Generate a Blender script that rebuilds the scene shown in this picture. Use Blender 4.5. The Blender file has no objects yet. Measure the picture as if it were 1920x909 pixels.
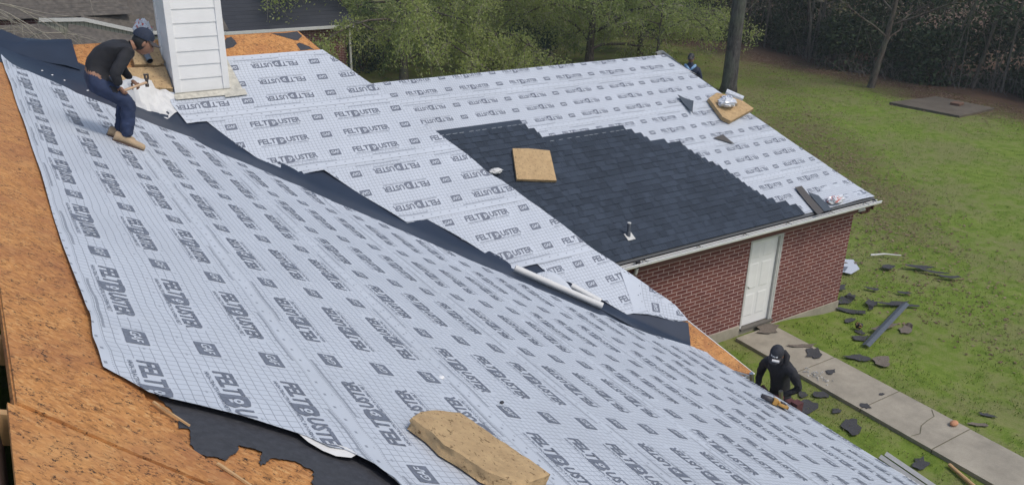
import bpy, bmesh, math, random
import numpy as np
from mathutils import Vector, Matrix, noise
from mathutils.geometry import delaunay_2d_cdt
R = math.radians
rnd = random.Random(7)
COL = bpy.context.scene.collection
sc = bpy.context.scene

# ------------------------------------------------------------------ camera, sky, sun, exposure
cam = bpy.data.objects.new('camera', bpy.data.cameras.new('camera'))
COL.objects.link(cam); sc.camera = cam
def cam_axes(y, p, r):
    fwd = Vector((math.sin(y)*math.cos(p), math.cos(y)*math.cos(p), -math.sin(p)))
    rt = Vector((math.cos(y), -math.sin(y), 0)); dn = fwd.cross(rt)
    return rt*math.cos(r)+dn*math.sin(r), -rt*math.sin(r)+dn*math.cos(r), fwd
crt, cdn, cfw = cam_axes(0.5725382, 0.3920832, -0.02310955)
cm = Matrix(((crt.x, -cdn.x, -cfw.x), (crt.y, -cdn.y, -cfw.y), (crt.z, -cdn.z, -cfw.z))).to_4x4()
cm.translation = (0, 0, 8.9); cam.matrix_world = cm
cam.data.sensor_width = 36; cam.data.lens = 36*1555.84/1920
cam.data.clip_start = .05; cam.data.clip_end = 900
sc.render.resolution_x = 1024; sc.render.resolution_y = 484

SUN_EL, SUN_AZ = 56.0, 150.0          # azimuth from +Y towards +X, degrees
w = bpy.data.worlds.new('World'); sc.world = w; w.use_nodes = True
nt = w.node_tree; bg = nt.nodes['Background']
sky = nt.nodes.new('ShaderNodeTexSky'); sky.sky_type = 'NISHITA'; sky.sun_disc = False
sky.sun_elevation = R(SUN_EL); sky.sun_rotation = R(SUN_AZ); sky.air_density = 1.3; sky.dust_density = 3.0
nt.links.new(sky.outputs[0], bg.inputs[0]); bg.inputs[1].default_value = 0.14
sl = bpy.data.lights.new('sun', 'SUN'); sl.energy = 1.35; sl.angle = R(12); sl.color = (1, .955, .89)
so = bpy.data.objects.new('sun', sl); COL.objects.link(so)
sd = Vector((math.sin(R(SUN_AZ))*math.cos(R(SUN_EL)), math.cos(R(SUN_AZ))*math.cos(R(SUN_EL)), math.sin(R(SUN_EL))))
so.rotation_euler = sd.to_track_quat('Z', 'Y').to_euler()
sc.view_settings.view_transform = 'Standard'; sc.view_settings.look = 'None'
sc.view_settings.exposure = 0.08; sc.view_settings.gamma = 1; sc.view_settings.use_curve_mapping = False

# ------------------------------------------------------------------ helpers
def tag(o, label=None, cat=None, group=None, kind=None):
    if label: o['label'] = label
    if cat: o['category'] = cat
    if group: o['group'] = group
    if kind: o['kind'] = kind
    return o
def empty(name, loc, label, cat, group=None, rz=0):
    o = bpy.data.objects.new(name, None); COL.objects.link(o); o.location = loc; o.rotation_euler = (0, 0, rz)
    o.empty_display_size = .2
    return tag(o, label, cat, group)
def link(name, me, parent=None, loc=None):
    o = bpy.data.objects.new(name, me); COL.objects.link(o)
    if parent is not None:
        o.parent = parent
        p = Vector((0, 0, 0)); q = parent
        while q is not None: p += q.location; q = q.parent
        o.matrix_parent_inverse = Matrix.Translation(-p)     # parts keep world coordinates
    if loc: o.location = loc
    return o
def mesh(name, verts, faces, mats, parent=None, idx=None, smooth=False):
    me = bpy.data.meshes.new(name)
    me.from_pydata([tuple(v) for v in verts], [], [tuple(f) for f in faces])
    if not isinstance(mats, (list, tuple)): mats = [mats]
    for m in mats: me.materials.append(m)
    if idx is not None: me.polygons.foreach_set('material_index', idx)
    if smooth: me.polygons.foreach_set('use_smooth', [True]*len(me.polygons))
    me.update()
    return link(name, me, parent)
class MB:
    """collects shapes into one mesh"""
    def __init__(s): s.v = []; s.f = []; s.m = []
    def add(s, v, f, m=0):
        b = len(s.v); s.v += [Vector(p) for p in v]; s.f += [tuple(i+b for i in q) for q in f]; s.m += [m]*len(f); return s
    def box(s, a, b, m=0, M=None):
        (x0, y0, z0), (x1, y1, z1) = a, b
        v = [Vector(p) for p in ((x0,y0,z0),(x1,y0,z0),(x1,y1,z0),(x0,y1,z0),(x0,y0,z1),(x1,y0,z1),(x1,y1,z1),(x0,y1,z1))]
        if M: v = [M @ p for p in v]
        return s.add(v, [(0,3,2,1),(4,5,6,7),(0,1,5,4),(1,2,6,5),(2,3,7,6),(3,0,4,7)], m)
    def prism(s, poly, thick, m=0):
        """3-D polygon (ccw seen from above) given thickness straight down its normal"""
        P = [Vector(p) for p in poly]; n = len(P)
        nr = Vector((0,0,0))
        for i in range(n): nr += P[i].cross(P[(i+1) % n])
        nr.normalize()
        b = [p - nr*thick for p in P]
        f = [tuple(range(n)), tuple(range(2*n-1, n-1, -1))]
        f += [(i, i+n, (i+1) % n+n, (i+1) % n) for i in range(n)]
        return s.add(P+b, f, m)
    def tube(s, pts, rad, n=8, m=0, cap=True):
        pts = [Vector(p) for p in pts]; k = len(pts)
        if not isinstance(rad, (list, tuple)): rad = [rad]*k
        up = None; rings = []
        for i, p in enumerate(pts):
            d = (pts[min(i+1, k-1)]-pts[max(i-1, 0)]).normalized()
            if up is None: up = d.orthogonal().normalized()
            up = (up - d*up.dot(d)); up = up.normalized() if up.length > 1e-6 else d.orthogonal().normalized()
            b = d.cross(up)
            rings.append([p+(up*math.cos(2*math.pi*j/n)+b*math.sin(2*math.pi*j/n))*rad[i] for j in range(n)])
        v = [q for r_ in rings for q in r_]; f = []
        for i in range(k-1):
            for j in range(n): f.append((i*n+j, i*n+(j+1) % n, (i+1)*n+(j+1) % n, (i+1)*n+j))
        if cap: f += [tuple(range(n-1, -1, -1)), tuple(range((k-1)*n, k*n))]
        return s.add(v, f, m)
    def ball(s, c, r, m=0, nu=10, nv=7, M=None):
        if not isinstance(r, (list, tuple)): r = (r, r, r)
        v = []; f = []
        for i in range(nv+1):
            t = math.pi*i/nv
            for j in range(nu):
                a = 2*math.pi*j/nu; p = Vector((r[0]*math.sin(t)*math.cos(a), r[1]*math.sin(t)*math.sin(a), r[2]*math.cos(t)))
                v.append((M @ p if M else p)+Vector(c))
        for i in range(nv):
            for j in range(nu): f.append((i*nu+j, (i+1)*nu+j, (i+1)*nu+(j+1) % nu, i*nu+(j+1) % nu))
        return s.add(v, f, m)
    def build(s, name, mats, parent=None, smooth=False, bevel=0):
        o = mesh(name, s.v, s.f, mats, parent, s.m, smooth)
        if bevel:
            b = o.modifiers.new('bevel', 'BEVEL'); b.width = bevel; b.segments = 2; b.limit_method = 'ANGLE'
        return o

# ------------------------------------------------------------------ material helpers
class NT:
    def __init__(s, name):
        s.mat = bpy.data.materials.new(name); s.mat.use_nodes = True; s.t = s.mat.node_tree
        s.b = s.t.nodes['Principled BSDF']
    def n(s, t, **k):
        q = s.t.nodes.new('ShaderNode'+t)
        for a, v in k.items(): setattr(q, a, v)
        return q
    def put(s, sock, v):
        if isinstance(v, bpy.types.NodeSocket): s.t.links.new(v, sock)
        elif isinstance(v, (tuple, list)) and len(v) == 3 and sock.type == 'RGBA': sock.default_value = (*v, 1)
        else: sock.default_value = v
    def m(s, op, a, b=0.0, c=0.0):
        q = s.n('Math', operation=op); s.put(q.inputs[0], a); s.put(q.inputs[1], b); s.put(q.inputs[2], c); return q.outputs[0]
    def mix(s, f, a, b, mode='MIX'):
        q = s.n('Mix', data_type='RGBA', blend_type=mode); s.put(q.inputs[0], f); s.put(q.inputs[6], a); s.put(q.inputs[7], b); return q.outputs[2]
    def noise(s, scale, detail=4, rough=.55, vec=None, out=0):
        q = s.n('TexNoise'); s.put(q.inputs['Scale'], scale); s.put(q.inputs['Detail'], detail); s.put(q.inputs['Roughness'], rough)
        if vec is not None: s.put(q.inputs['Vector'], vec)
        return q.outputs[out]
    def vor(s, scale, vec=None, out='Distance', feature='F1', rand=1.0):
        q = s.n('TexVoronoi', feature=feature); s.put(q.inputs['Scale'], scale); s.put(q.inputs['Randomness'], rand)
        if vec is not None: s.put(q.inputs['Vector'], vec)
        return q.outputs[out]
    def ramp(s, f, *st):
        q = s.n('ValToRGB'); s.put(q.inputs[0], f); e = q.color_ramp.elements
        while len(e) < len(st): e.new(.5)
        for i, (p, c) in enumerate(st): e[i].position = p; e[i].color = (*c, 1) if len(c) == 3 else c
        return q.outputs[0]
    def rng(s, f, a, b, lo=0.0, hi=1.0):
        q = s.n('MapRange'); s.put(q.inputs[0], f); s.put(q.inputs[1], a); s.put(q.inputs[2], b); s.put(q.inputs[3], lo); s.put(q.inputs[4], hi); return q.outputs[0]
    def obj(s): return s.n('TexCoord').outputs['Object']
    def pos(s): return s.n('NewGeometry').outputs['Position']
    def map(s, vec, loc=(0,0,0), rot=(0,0,0), scale=(1,1,1)):
        q = s.n('Mapping'); s.put(q.inputs[0], vec); q.inputs[2].default_value = rot; q2 = s.n('Mapping'); s.put(q2.inputs[0], q.outputs[0]); q2.inputs[1].default_value = loc; q2.inputs[3].default_value = scale; return q2.outputs[0]
    def bump(s, h, st=.3, d=.01):
        q = s.n('Bump'); s.put(q.inputs['Height'], h); q.inputs['Strength'].default_value = st; q.inputs['Distance'].default_value = d
        s.t.links.new(q.outputs[0], s.b.inputs['Normal'])
    def fin(s, col, rough=.7, metal=0, spec=.5):
        s.put(s.b.inputs['Base Color'], col); s.put(s.b.inputs['Roughness'], rough); s.put(s.b.inputs['Metallic'], metal)
        s.put(s.b.inputs['Specular IOR Level'], spec); return s.mat
def plain(name, c, rough=.6, metal=0, var=.12, sc_=25, spec=.5, bump=0):
    n = NT(name); f = n.noise(sc_, 5, .6, n.obj())
    lo = tuple(x*(1-var) for x in c); hi = tuple(min(1, x*(1+var)) for x in c)
    if bump: n.bump(f, bump, .01)
    return n.fin(n.ramp(f, (.3, lo), (.7, hi)), rough, metal, spec)

# ---- felt underlayment: printed grid from UV (u: period units, 0 at each square logo; v: row units, 0 at middle row)
def felt_mat(name, base, ink):
    n = NT(name); uv = n.n('UVMap', uv_map='UVMap').outputs[0]
    sp = n.n('SeparateXYZ'); n.put(sp.inputs[0], uv); u, v = sp.outputs[0], sp.outputs[1]
    u = n.m('ADD', u, n.m('MULTIPLY', n.m('SUBTRACT', n.noise(2.6, 2, .5, n.pos()), .5), .035)); v = n.m('ADD', v, n.m('MULTIPLY', n.m('SUBTRACT', n.noise(3.1, 2, .5, n.map(n.pos(), loc=(5, 3, 1))), .5), .11))
    fu = n.m('FRACT', u); au = n.m('ABSOLUTE', v)
    fv = n.m('SUBTRACT', n.m('FRACT', n.m('ADD', v, .5)), .5)
    du = n.m('ABSOLUTE', n.m('SUBTRACT', n.m('FRACT', n.m('MULTIPLY', u, 24)), .5))
    dv = n.m('ABSOLUTE', n.m('SUBTRACT', n.m('FRACT', n.m('MULTIPLY', v, 7)), .5))
    g = n.m('MAXIMUM', n.m('GREATER_THAN', du, .450), n.m('GREATER_THAN', dv, .452))
    body = n.m('LESS_THAN', au, 1.44)
    txt = n.m('MULTIPLY', n.m('LESS_THAN', n.m('ABSOLUTE', n.m('SUBTRACT', fu, .5)), .298),
              n.m('MULTIPLY', n.m('LESS_THAN', fv, .20), n.m('GREATER_THAN', fv, -.255)))
    gaf = n.m('MULTIPLY', n.m('GREATER_THAN', n.m('ABSOLUTE', n.m('SUBTRACT', fu, .5)), .425), n.m('LESS_THAN', n.m('ABSOLUTE', fv), .205))
    blank = n.m('MULTIPLY', n.m('MAXIMUM', txt, gaf), n.m('LESS_THAN', au, 1.5))
    g = n.m('MULTIPLY', n.m('MULTIPLY', g, body), n.m('SUBTRACT', 1, blank))
    # little printed position marks inside every third cell and on the blank lap band
    cu = n.m('ABSOLUTE', n.m('SUBTRACT', n.m('FRACT', n.m('MULTIPLY', u, 6)), .52)); cv = n.m('ABSOLUTE', n.m('SUBTRACT', n.m('FRACT', n.m('MULTIPLY', v, 1.75)), .36))
    mk = n.m('MULTIPLY', n.m('MULTIPLY', n.m('LESS_THAN', cu, .06), n.m('LESS_THAN', cv, .028)), n.m('MULTIPLY', body, n.m('SUBTRACT', 1, blank)))
    bd = n.m('MULTIPLY', n.m('LESS_THAN', n.m('ABSOLUTE', n.m('SUBTRACT', n.m('FRACT', n.m('MULTIPLY', u, 9)), .5)), .08), n.m('LESS_THAN', n.m('ABSOLUTE', n.m('SUBTRACT', au, 1.54)), .022))
    # dark dashed rule near each edge of a roll, and the dotted line beside it
    st = n.m('GREATER_THAN', n.m('FRACT', n.m('MULTIPLY', u, 150)), .35)
    ds = n.m('MULTIPLY', n.m('LESS_THAN', n.m('ABSOLUTE', n.m('SUBTRACT', au, 1.385)), .022), n.m('MULTIPLY', n.m('GREATER_THAN', fu, .42), n.m('LESS_THAN', fu, .97)))
    ds = n.m('MULTIPLY', ds, n.m('MULTIPLY_ADD', st, .6, .3))
    dl = n.m('MULTIPLY', n.m('LESS_THAN', n.m('ABSOLUTE', n.m('SUBTRACT', au, 1.455)), .009), n.m('GREATER_THAN', n.m('FRACT', n.m('MULTIPLY', u, 70)), .5))
    ink_f = n.m('MAXIMUM', n.m('MAXIMUM', n.m('MULTIPLY', g, .66), n.m('MULTIPLY', mk, .5)), n.m('MAXIMUM', n.m('MULTIPLY', bd, .75), n.m('MAXIMUM', ds, n.m('MULTIPLY', dl, .5))))
    P = n.pos()
    d = n.noise(1.3, 5, .6, P); d2 = n.noise(60, 3, .6, P)
    bc = n.mix(n.rng(d, .35, .7), tuple(x*1.03 for x in base), tuple(x*.93 for x in base))
    bc = n.mix(n.m('MULTIPLY', n.rng(d2, .4, .7), .12), bc, (.45, .47, .50))
    dirt = n.m('MULTIPLY', n.rng(n.noise(2.2, 8, .75, P), .62, .75), .16)
    bc = n.mix(dirt, bc, (.33, .30, .27))
    c = n.mix(ink_f, bc, ink)
    wr = n.noise(7, 3, .5, n.map(P, scale=(1, .5, 1)))
    n.bump(n.m('ADD', wr, n.m('MULTIPLY', d2, .12)), .35, .02)
    return n.fin(c, .55, 0, .35)
M_FELT = felt_mat('felt_underlayment', (.50, .54, .60), (.16, .178, .215))
M_INK = plain('printed_ink', (.145, .163, .205), .6, var=.25, sc_=40)
M_WHT = plain('felt_white', (.50, .54, .60), .55)
M_FELTB = plain('felt_underside', (.62, .62, .61), .6, var=.06, sc_=9, bump=.4)

def osb_mat(name, base=(.50, .228, .074)):
    n = NT(name); P = n.pos()
    def strands(sc, ang, k):
        v = n.vor(sc, n.map(P, rot=(0, 0, ang), scale=(k, 1, 1)), 'Color'); q = n.n('SeparateColor'); n.put(q.inputs[0], v); return q.outputs[0]
    f = n.m('ADD', n.m('MULTIPLY', strands(75, .62, .14), .26), n.m('MULTIPLY', strands(100, .95, .12), .22))
    fine = n.noise(60, 7, .8, n.map(P, rot=(0, 0, .75), scale=(.14, 1, 1)))
    f = n.m('ADD', f, n.m('MULTIPLY', fine, .62))
    c = n.ramp(f, (.32, tuple(x*.55 for x in base)), (.46, tuple(x*.88 for x in base)), (.60, tuple(x*1.06 for x in base)), (.78, tuple(min(1, x*y) for x, y in zip(base, (1.22, 1.50, 1.85)))))
    big = n.noise(3.2, 6, .75, P)
    c = n.mix(n.rng(big, .42, .66, 0, .65), c, (.30, .12, .055)); c = n.mix(n.rng(n.noise(1.7, 5, .7, n.map(P, loc=(4, 2, 0))), .5, .7, 0, .4), c, (.62, .34, .13))
    m1 = n.m('MULTIPLY', n.rng(n.noise(62, 5, .85, n.map(P, rot=(0, 0, .75), scale=(.6, 1, 1))), .54, .58), n.rng(n.noise(15, 3, .6, P), .47, .53))
    m2 = n.rng(n.noise(95, 4, .85, n.map(P, rot=(0, 0, .5), scale=(.45, 1, 1))), .63, .67, 0, .8)
    c = n.mix(n.m('MAXIMUM', m1, m2), c, (.032, .020, .016))
    n.bump(f, .5, .005)
    return n.fin(c, .75, 0, .3)
M_OSB = osb_mat('osb_sheathing')
M_TAR = plain('tar_paper', (.040, .042, .050), .75, var=.25, sc_=30, bump=.5)
M_MEMB = plain('ice_membrane', (.020, .031, .055), .5, var=.12, sc_=3, spec=.4, bump=.05)
M_WOOD = plain('fresh_timber', (.52, .33, .16), .7)
M_DARKWOOD = plain('weathered_timber', (.10, .055, .04), .8, var=.3)
M_WHITE = plain('white_paint', (.79, .79, .78), .45, var=.04, sc_=4)
M_GREYWHITE = plain('aged_white_paint', (.55, .55, .53), .5, var=.1, sc_=12)
M_ALU = plain('aluminium', (.60, .60, .58), .35, 1, var=.1)
M_BEIGEMETAL = plain('dirty_flashing_metal', (.50, .48, .41), .5, .2, var=.25, sc_=14)
M_BLACK = plain('black_rubber', (.02, .02, .022), .6)
M_DGREYMETAL = plain('dark_edge_metal', (.06, .065, .07), .5)
M_BROWNTRIM = plain('brown_trim', (.11, .04, .035), .55)

def concrete(name, base=(.31, .285, .24), sc_=1.0):
    n = NT(name); P = n.pos()
    a = n.noise(1.4*sc_, 8, .7, P); b = n.noise(45, 6, .7, P)
    c = n.mix(n.rng(a, .35, .68), tuple(x*1.12 for x in base), tuple(x*.70 for x in base))
    c = n.mix(n.m('MULTIPLY', n.rng(b, .45, .7), .35), c, tuple(x*.55 for x in base))
    n.bump(b, .4, .006); return n.fin(c, .85, 0, .3)
M_CONC = concrete('concrete', (.36, .325, .26)); M_OLDCONC = concrete('mossy_concrete', (.13, .12, .105))

def brick_mat():
    n = NT('brick'); P = n.pos(); sp = n.n('SeparateXYZ'); n.put(sp.inputs[0], P)
    cb = n.n('CombineXYZ'); n.put(cb.inputs[0], n.m('ADD', sp.outputs[0], sp.outputs[1])); n.put(cb.inputs[1], sp.outputs[2])
    q = n.n('TexBrick'); q.offset = .5; n.put(q.inputs['Vector'], cb.outputs[0])
    q.inputs['Color1'].default_value = (.145, .044, .040, 1); q.inputs['Color2'].default_value = (.20, .070, .056, 1)
    q.inputs['Mortar'].default_value = (.62, .49, .46, 1); q.inputs['Scale'].default_value = 1
    q.inputs['Mortar Size'].default_value = .0075; q.inputs['Mortar Smooth'].default_value = .15; q.inputs['Bias'].default_value = -.1
    q.inputs['Brick Width'].default_value = .285; q.inputs['Row Height'].default_value = .088
    a = n.noise(2.5, 6, .65, P); c = n.mix(n.rng(a, .4, .7, 0, .35), q.outputs['Color'], (.09, .04, .04))
    b = n.noise(90, 4, .6, P); c = n.mix(n.rng(b, .4, .75, 0, .25), c, (.25, .12, .10))
    n.bump(n.m('SUBTRACT', 1, q.outputs['Fac']), .6, .008)
    return n.fin(c, .85, 0, .25)
M_BRICK = brick_mat()

def shingle_mat(name, c0, c1, blue=0):
    n = NT(name); rr = n.n('NewGeometry').outputs['Random Per Island']; P = n.pos()
    g = n.noise(160, 3, .8, P); a = n.noise(.7, 4, .6, P)
    if blue:
        sp = n.n('SeparateXYZ'); n.put(sp.inputs[0], P); row = n.m('FLOOR', n.m('MULTIPLY', sp.outputs[2], 14)); cb = n.n('CombineXYZ')
        n.put(cb.inputs[0], n.m('MULTIPLY', sp.outputs[0], 5)); n.put(cb.inputs[1], n.m('MULTIPLY', row, 7.3)); rr = n.noise(1.0, 1, .5, cb.outputs[0]); rr = n.rng(rr, .3, .7)
    c = n.mix(rr, c0, c1); c = n.mix(n.rng(g, .35, .7, 0, .5), c, tuple(x*1.7 for x in c1))
    c = n.mix(n.rng(a, .4, .7, 0, .3), c, c0)
    n.bump(g, .5, .004); return n.fin(c, .85, 0, .28)
M_SHING = shingle_mat('charcoal_shingle', (.017, .024, .035), (.038, .051, .073))
M_OLDSHING = shingle_mat('old_brown_shingle', (.045, .040, .036), (.125, .11, .092), 1)
M_DARKSHING = shingle_mat('dark_roof_shingle', (.026, .028, .034), (.036, .039, .046))
M_SCRAP = plain('torn_shingle', (.048, .048, .052), .85, var=.35, sc_=30, bump=.5)
M_SCRAPB = plain('brown_felt_scrap', (.15, .125, .10), .85, var=.3, sc_=30, bump=.5)

def ground_mat():
    n = NT('lawn'); P = n.pos()
    a = n.noise(.35, 6, .6, P); b = n.noise(2.6, 8, .7, P); c_ = n.noise(40, 5, .75, P); e = n.noise(.11, 3, .5, P)
    g = n.ramp(n.m('ADD', n.m('MULTIPLY', b, .6), n.m('MULTIPLY', c_, .4)), (.32, (.072, .115, .018)), (.5, (.15, .215, .036)), (.68, (.24, .30, .066)))
    dry = n.ramp(c_, (.3, (.125, .115, .055)), (.7, (.27, .235, .135)))
    f = n.rng(n.m('ADD', n.m('MULTIPLY', a, .5), n.m('MULTIPLY', b, .5)), .45, .56)
    c = n.mix(n.m('MULTIPLY', f, .58), g, dry)
    sp = n.n('SeparateXYZ'); n.put(sp.inputs[0], P)
    # leaf litter: towards the tree line and in the worn swath beside the far hip
    lit = n.ramp(n.noise(30, 6, .8, P), (.35, (.055, .038, .026)), (.55, (.125, .078, .052)), (.75, (.21, .15, .11)))
    wob = n.m('MULTIPLY', n.m('SUBTRACT', n.noise(.25, 5, .65, P), .5), 9)
    tl = n.rng(n.m('ADD', sp.outputs[0], wob), 40.2, 42.6)
    dx = n.m('SUBTRACT', sp.outputs[0], 27.0); dy = n.m('SUBTRACT', sp.outputs[1], 19.5)
    al = n.m('ADD', n.m('MULTIPLY', dx, .60), n.m('MULTIPLY', dy, .80)); ac = n.m('SUBTRACT', n.m('MULTIPLY', dx, .80), n.m('MULTIPLY', dy, .60))
    ac = n.m('ADD', ac, n.m('MULTIPLY', wob, .55))
    dd = n.m('ADD', n.m('POWER', n.m('DIVIDE', al, 9.0), 2), n.m('POWER', n.m('DIVIDE', ac, 2.6), 2))
    sw = n.m('MULTIPLY', n.rng(dd, 1.3, .3), n.rng(b, .35, .6))
    far = n.m('MULTIPLY', n.rng(sp.outputs[1], 26, 34), n.rng(b, .38, .62, .15, .75))
    c = n.mix(n.m('MINIMUM', n.m('MAXIMUM', n.m('MAXIMUM', tl, n.m('MULTIPLY', sw, .55)), n.m('MULTIPLY', far, .75)), 1), c, lit)
    n.bump(n.m('ADD', c_, b), .5, .03)
    return n.fin(c, .95, 0, .1)
M_GRASS = ground_mat()
def leafy(name, *cols, trans=.25):
    n = NT(name); rr = n.n('NewGeometry').outputs['Random Per Island']
    k = len(cols)-1; n.fin(n.ramp(rr, *[(i/max(k, 1), c) for i, c in enumerate(cols)]), .7, 0, .2)
    n.b.inputs['Transmission Weight'].default_value = 0
    tr = n.n('BsdfTranslucent'); n.t.links.new(n.b.inputs['Base Color'].links[0].from_socket, tr.inputs[0])
    mx = n.n('MixShader'); mx.inputs[0].default_value = trans
    n.t.links.new(n.b.outputs[0], mx.inputs[1]); n.t.links.new(tr.outputs[0], mx.inputs[2])
    n.t.links.new(mx.outputs[0], n.t.nodes['Material Output'].inputs[0]); return n.mat
M_BLADE = leafy('grass_blades', (.08, .13, .02), (.13, .205, .032), (.20, .26, .05), (.28, .24, .11))
M_LEAF = leafy('spring_leaves', (.25, .30, .09), (.34, .40, .12), (.42, .48, .16), (.48, .50, .26), trans=.6)
M_LEAF2 = leafy('deep_green_leaves', (.16, .23, .10), (.23, .30, .12), (.30, .36, .15), trans=.5)
M_BUSH = leafy('bluish_evergreen_leaves', (.022, .045, .035), (.04, .075, .055), (.06, .10, .06))
M_WOODS = leafy('dark_wood_leaves', (.03, .052, .024), (.048, .075, .034), (.066, .096, .042), (.09, .10, .06), trans=.1)
M_DRYLEAF = leafy('dry_leaves', (.10, .060, .038), (.17, .11, .07), (.26, .19, .13), trans=.05)
M_TANLEAF = leafy('withered_oak_leaves', (.10, .085, .05), (.15, .13, .08), (.11, .12, .055), trans=.15)
def bark(name, c):
    n = NT(name); P = n.pos(); a = n.noise(9, 6, .75, n.map(P, scale=(1, 1, .22))); b = n.noise(1.2, 4, .6, P)
    col = n.ramp(a, (.36, tuple(x*.35 for x in c)), (.5, c), (.68, tuple(x*1.9 for x in c))); col = n.mix(n.rng(b, .45, .65, 0, .5), col, (.13, .15, .11)); n.bump(a, 1, .05)
    return n.fin(col, .95, 0, .15)
M_BARK = bark('bark', (.10, .08, .065))
M_PALETWIG = plain('pale_twig', (.33, .30, .24), .9, var=.25, sc_=8)
M_TWIG = plain('grey_twig', (.15, .135, .11), .9, var=.3, sc_=8)

# ------------------------------------------------------------------ roof planes (fitted): A falls to +X, B and C fall to -Y
CA, SA = math.cos(R(26.53)), math.sin(R(26.53)); C3, S3 = math.cos(R(30)), .5
def zA(X): return 8.9+(-1.6806-SA*X)/CA
def zB(Y): return 8.9+(-8.33058+S3*Y)/C3
def zC(Y): return 8.9+(-10.76998+S3*Y)/C3
PL = {'A': (lambda a, s: Vector((s*CA, a, zA(s*CA))), Vector((SA, 0, CA))),
      'B': (lambda a, s: Vector((a, s*C3, zB(s*C3))), Vector((0, -S3, C3))),
      'C': (lambda a, s: Vector((a, s*C3, zC(s*C3))), Vector((0, -S3, C3)))}
def P3(pl, a, s, h=0): f, n = PL[pl]; return f(a, s)+n*h
def xy2as(pl, p): return (p[1], p[0]/CA) if pl == 'A' else (p[0], p[1]/C3)
def PX(pl, x, y, h=0): return P3(pl, *xy2as(pl, (x, y)), h)
def valleyY(X): return 13.408-.8647*X

def clip(poly, nx, ny, d):
    out = []
    for i in range(len(poly)):
        a, b = poly[i], poly[(i+1) % len(poly)]
        da, db = a[0]*nx+a[1]*ny-d, b[0]*nx+b[1]*ny-d
        if da >= 0: out.append(a)
        if (da >= 0) != (db >= 0): t = da/(da-db); out.append((a[0]+(b[0]-a[0])*t, a[1]+(b[1]-a[1])*t))
    return out
def pip(px, py, poly):
    ins = np.zeros(len(px), bool); n = len(poly)
    for i in range(n):
        (x0, y0), (x1, y1) = poly[i], poly[(i+1) % n]
        if y0 == y1: continue
        c = ((y0 > py) != (y1 > py)) & (px < (x1-x0)*(py-y0)/(y1-y0)+x0)
        ins ^= c
    return ins
def densify(poly, d):
    o = []
    for i in range(len(poly)):
        a, b = poly[i], poly[(i+1) % len(poly)]; L = math.hypot(b[0]-a[0], b[1]-a[1]); k = max(1, int(L/d))
        for j in range(k): o.append((a[0]+(b[0]-a[0])*j/k, a[1]+(b[1]-a[1])*j/k))
    return o
def fill(poly, step):
    """triangulated sheet: exact outline plus an interior grid"""
    poly = densify(poly, step)
    xs = [p[0] for p in poly]; ys = [p[1] for p in poly]
    gx = np.arange(min(xs)+step/2, max(xs), step); gy = np.arange(min(ys)+step/2, max(ys), step)
    if len(gx)*len(gy):
        X, Y = np.meshgrid(gx, gy); X = X.ravel(); Y = Y.ravel(); k = pip(X, Y, poly); pts = list(zip(X[k], Y[k]))
    else: pts = []
    v = [Vector(p) for p in poly]+[Vector((float(a), float(b))) for a, b in pts]
    n = len(poly)
    V, E, F, *_ = delaunay_2d_cdt(v, [(i, (i+1) % n) for i in range(n)], [list(range(n))], 1, 1e-5)
    return [(p.x, p.y) for p in V], [tuple(f) for f in F]

# ---- lettering as flat triangulated outlines
def text_mesh(s, size=1, off=0, res=2, spacing=1.0, shear=0):
    cu = bpy.data.curves.new('t', 'FONT'); cu.body = s; cu.size = size; cu.offset = off; cu.resolution_u = res
    cu.space_character = spacing; cu.shear = shear; cu.align_x = 'LEFT'
    o = bpy.data.objects.new('t', cu); COL.objects.link(o)
    dg = bpy.context.evaluated_depsgraph_get(); me = bpy.data.meshes.new_from_object(o.evaluated_get(dg)); me.calc_loop_triangles()
    v = np.array([p.co[:2] for p in me.vertices]); f = np.array([t.vertices[:] for t in me.loop_triangles])
    bpy.data.objects.remove(o); bpy.data.curves.remove(cu); bpy.data.meshes.remove(me)
    return v, f
def fit_box(v, x0, x1, y0, y1):
    mn, mx = v.min(0), v.max(0); return (v-mn)/(mx-mn)*[x1-x0, y1-y0]+[x0, y0]
def join2(*parts):
    V = []; F = []; b = 0
    for v, f in parts: V.append(v); F.append(f+b); b += len(v)
    return np.vstack(V), np.vstack(F)
def subtri(v, f, mx):
    """split triangles until their edges are shorter than mx so that print follows the wrinkles"""
    v = [tuple(p) for p in v]; out = []; st = [tuple(t) for t in f]
    while st:
        a, b, c = st.pop(); L = [math.dist(v[a], v[b]), math.dist(v[b], v[c]), math.dist(v[c], v[a])]; k = L.index(max(L))
        if L[k] < mx: out.append((a, b, c)); continue
        a, b, c = ((a, b, c), (b, c, a), (c, a, b))[k]
        v.append(((v[a][0]+v[b][0])/2, (v[a][1]+v[b][1])/2)); m_ = len(v)-1; st += [(a, m_, c), (m_, b, c)]
    return np.array(v), np.array(out)
def disc(cx, cy, r, n=14):
    V = [(cx+r*math.cos(2*math.pi*i/n), cy+r*math.sin(2*math.pi*i/n)) for i in range(n)]
    return np.array(V), np.array([(0, i, i+1) for i in range(1, n-1)])
def logo_B(cx, cy):
    """the oversized letter: a tall heavy B, its ring and dot are laid over it"""
    v, f = text_mesh('B', 1, .050); return fit_box(v, cx-.066, cx+.066, cy-.072, cy+.070), f
fl, ff = text_mesh('FELT', 1, .034); us, uf = text_mesh('USTER', 1, .034)
WORD = subtri(*join2((fit_box(fl, -.352, -.106, -.045, .058), ff), logo_B(-.033, -.008), (fit_box(us, .042, .358, -.050, .053), uf)), .06)
sb, sbf = text_mesh('HIGH-TRACTION SYNTHETIC ROOFING FELT', 1, .004, 0)
RING = disc(-.028, -.002, .025); DOT = disc(-.028, -.002, .010, 10)
SUBL = (fit_box(sb, -.335, .335, -.088, -.066), sbf)
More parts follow.
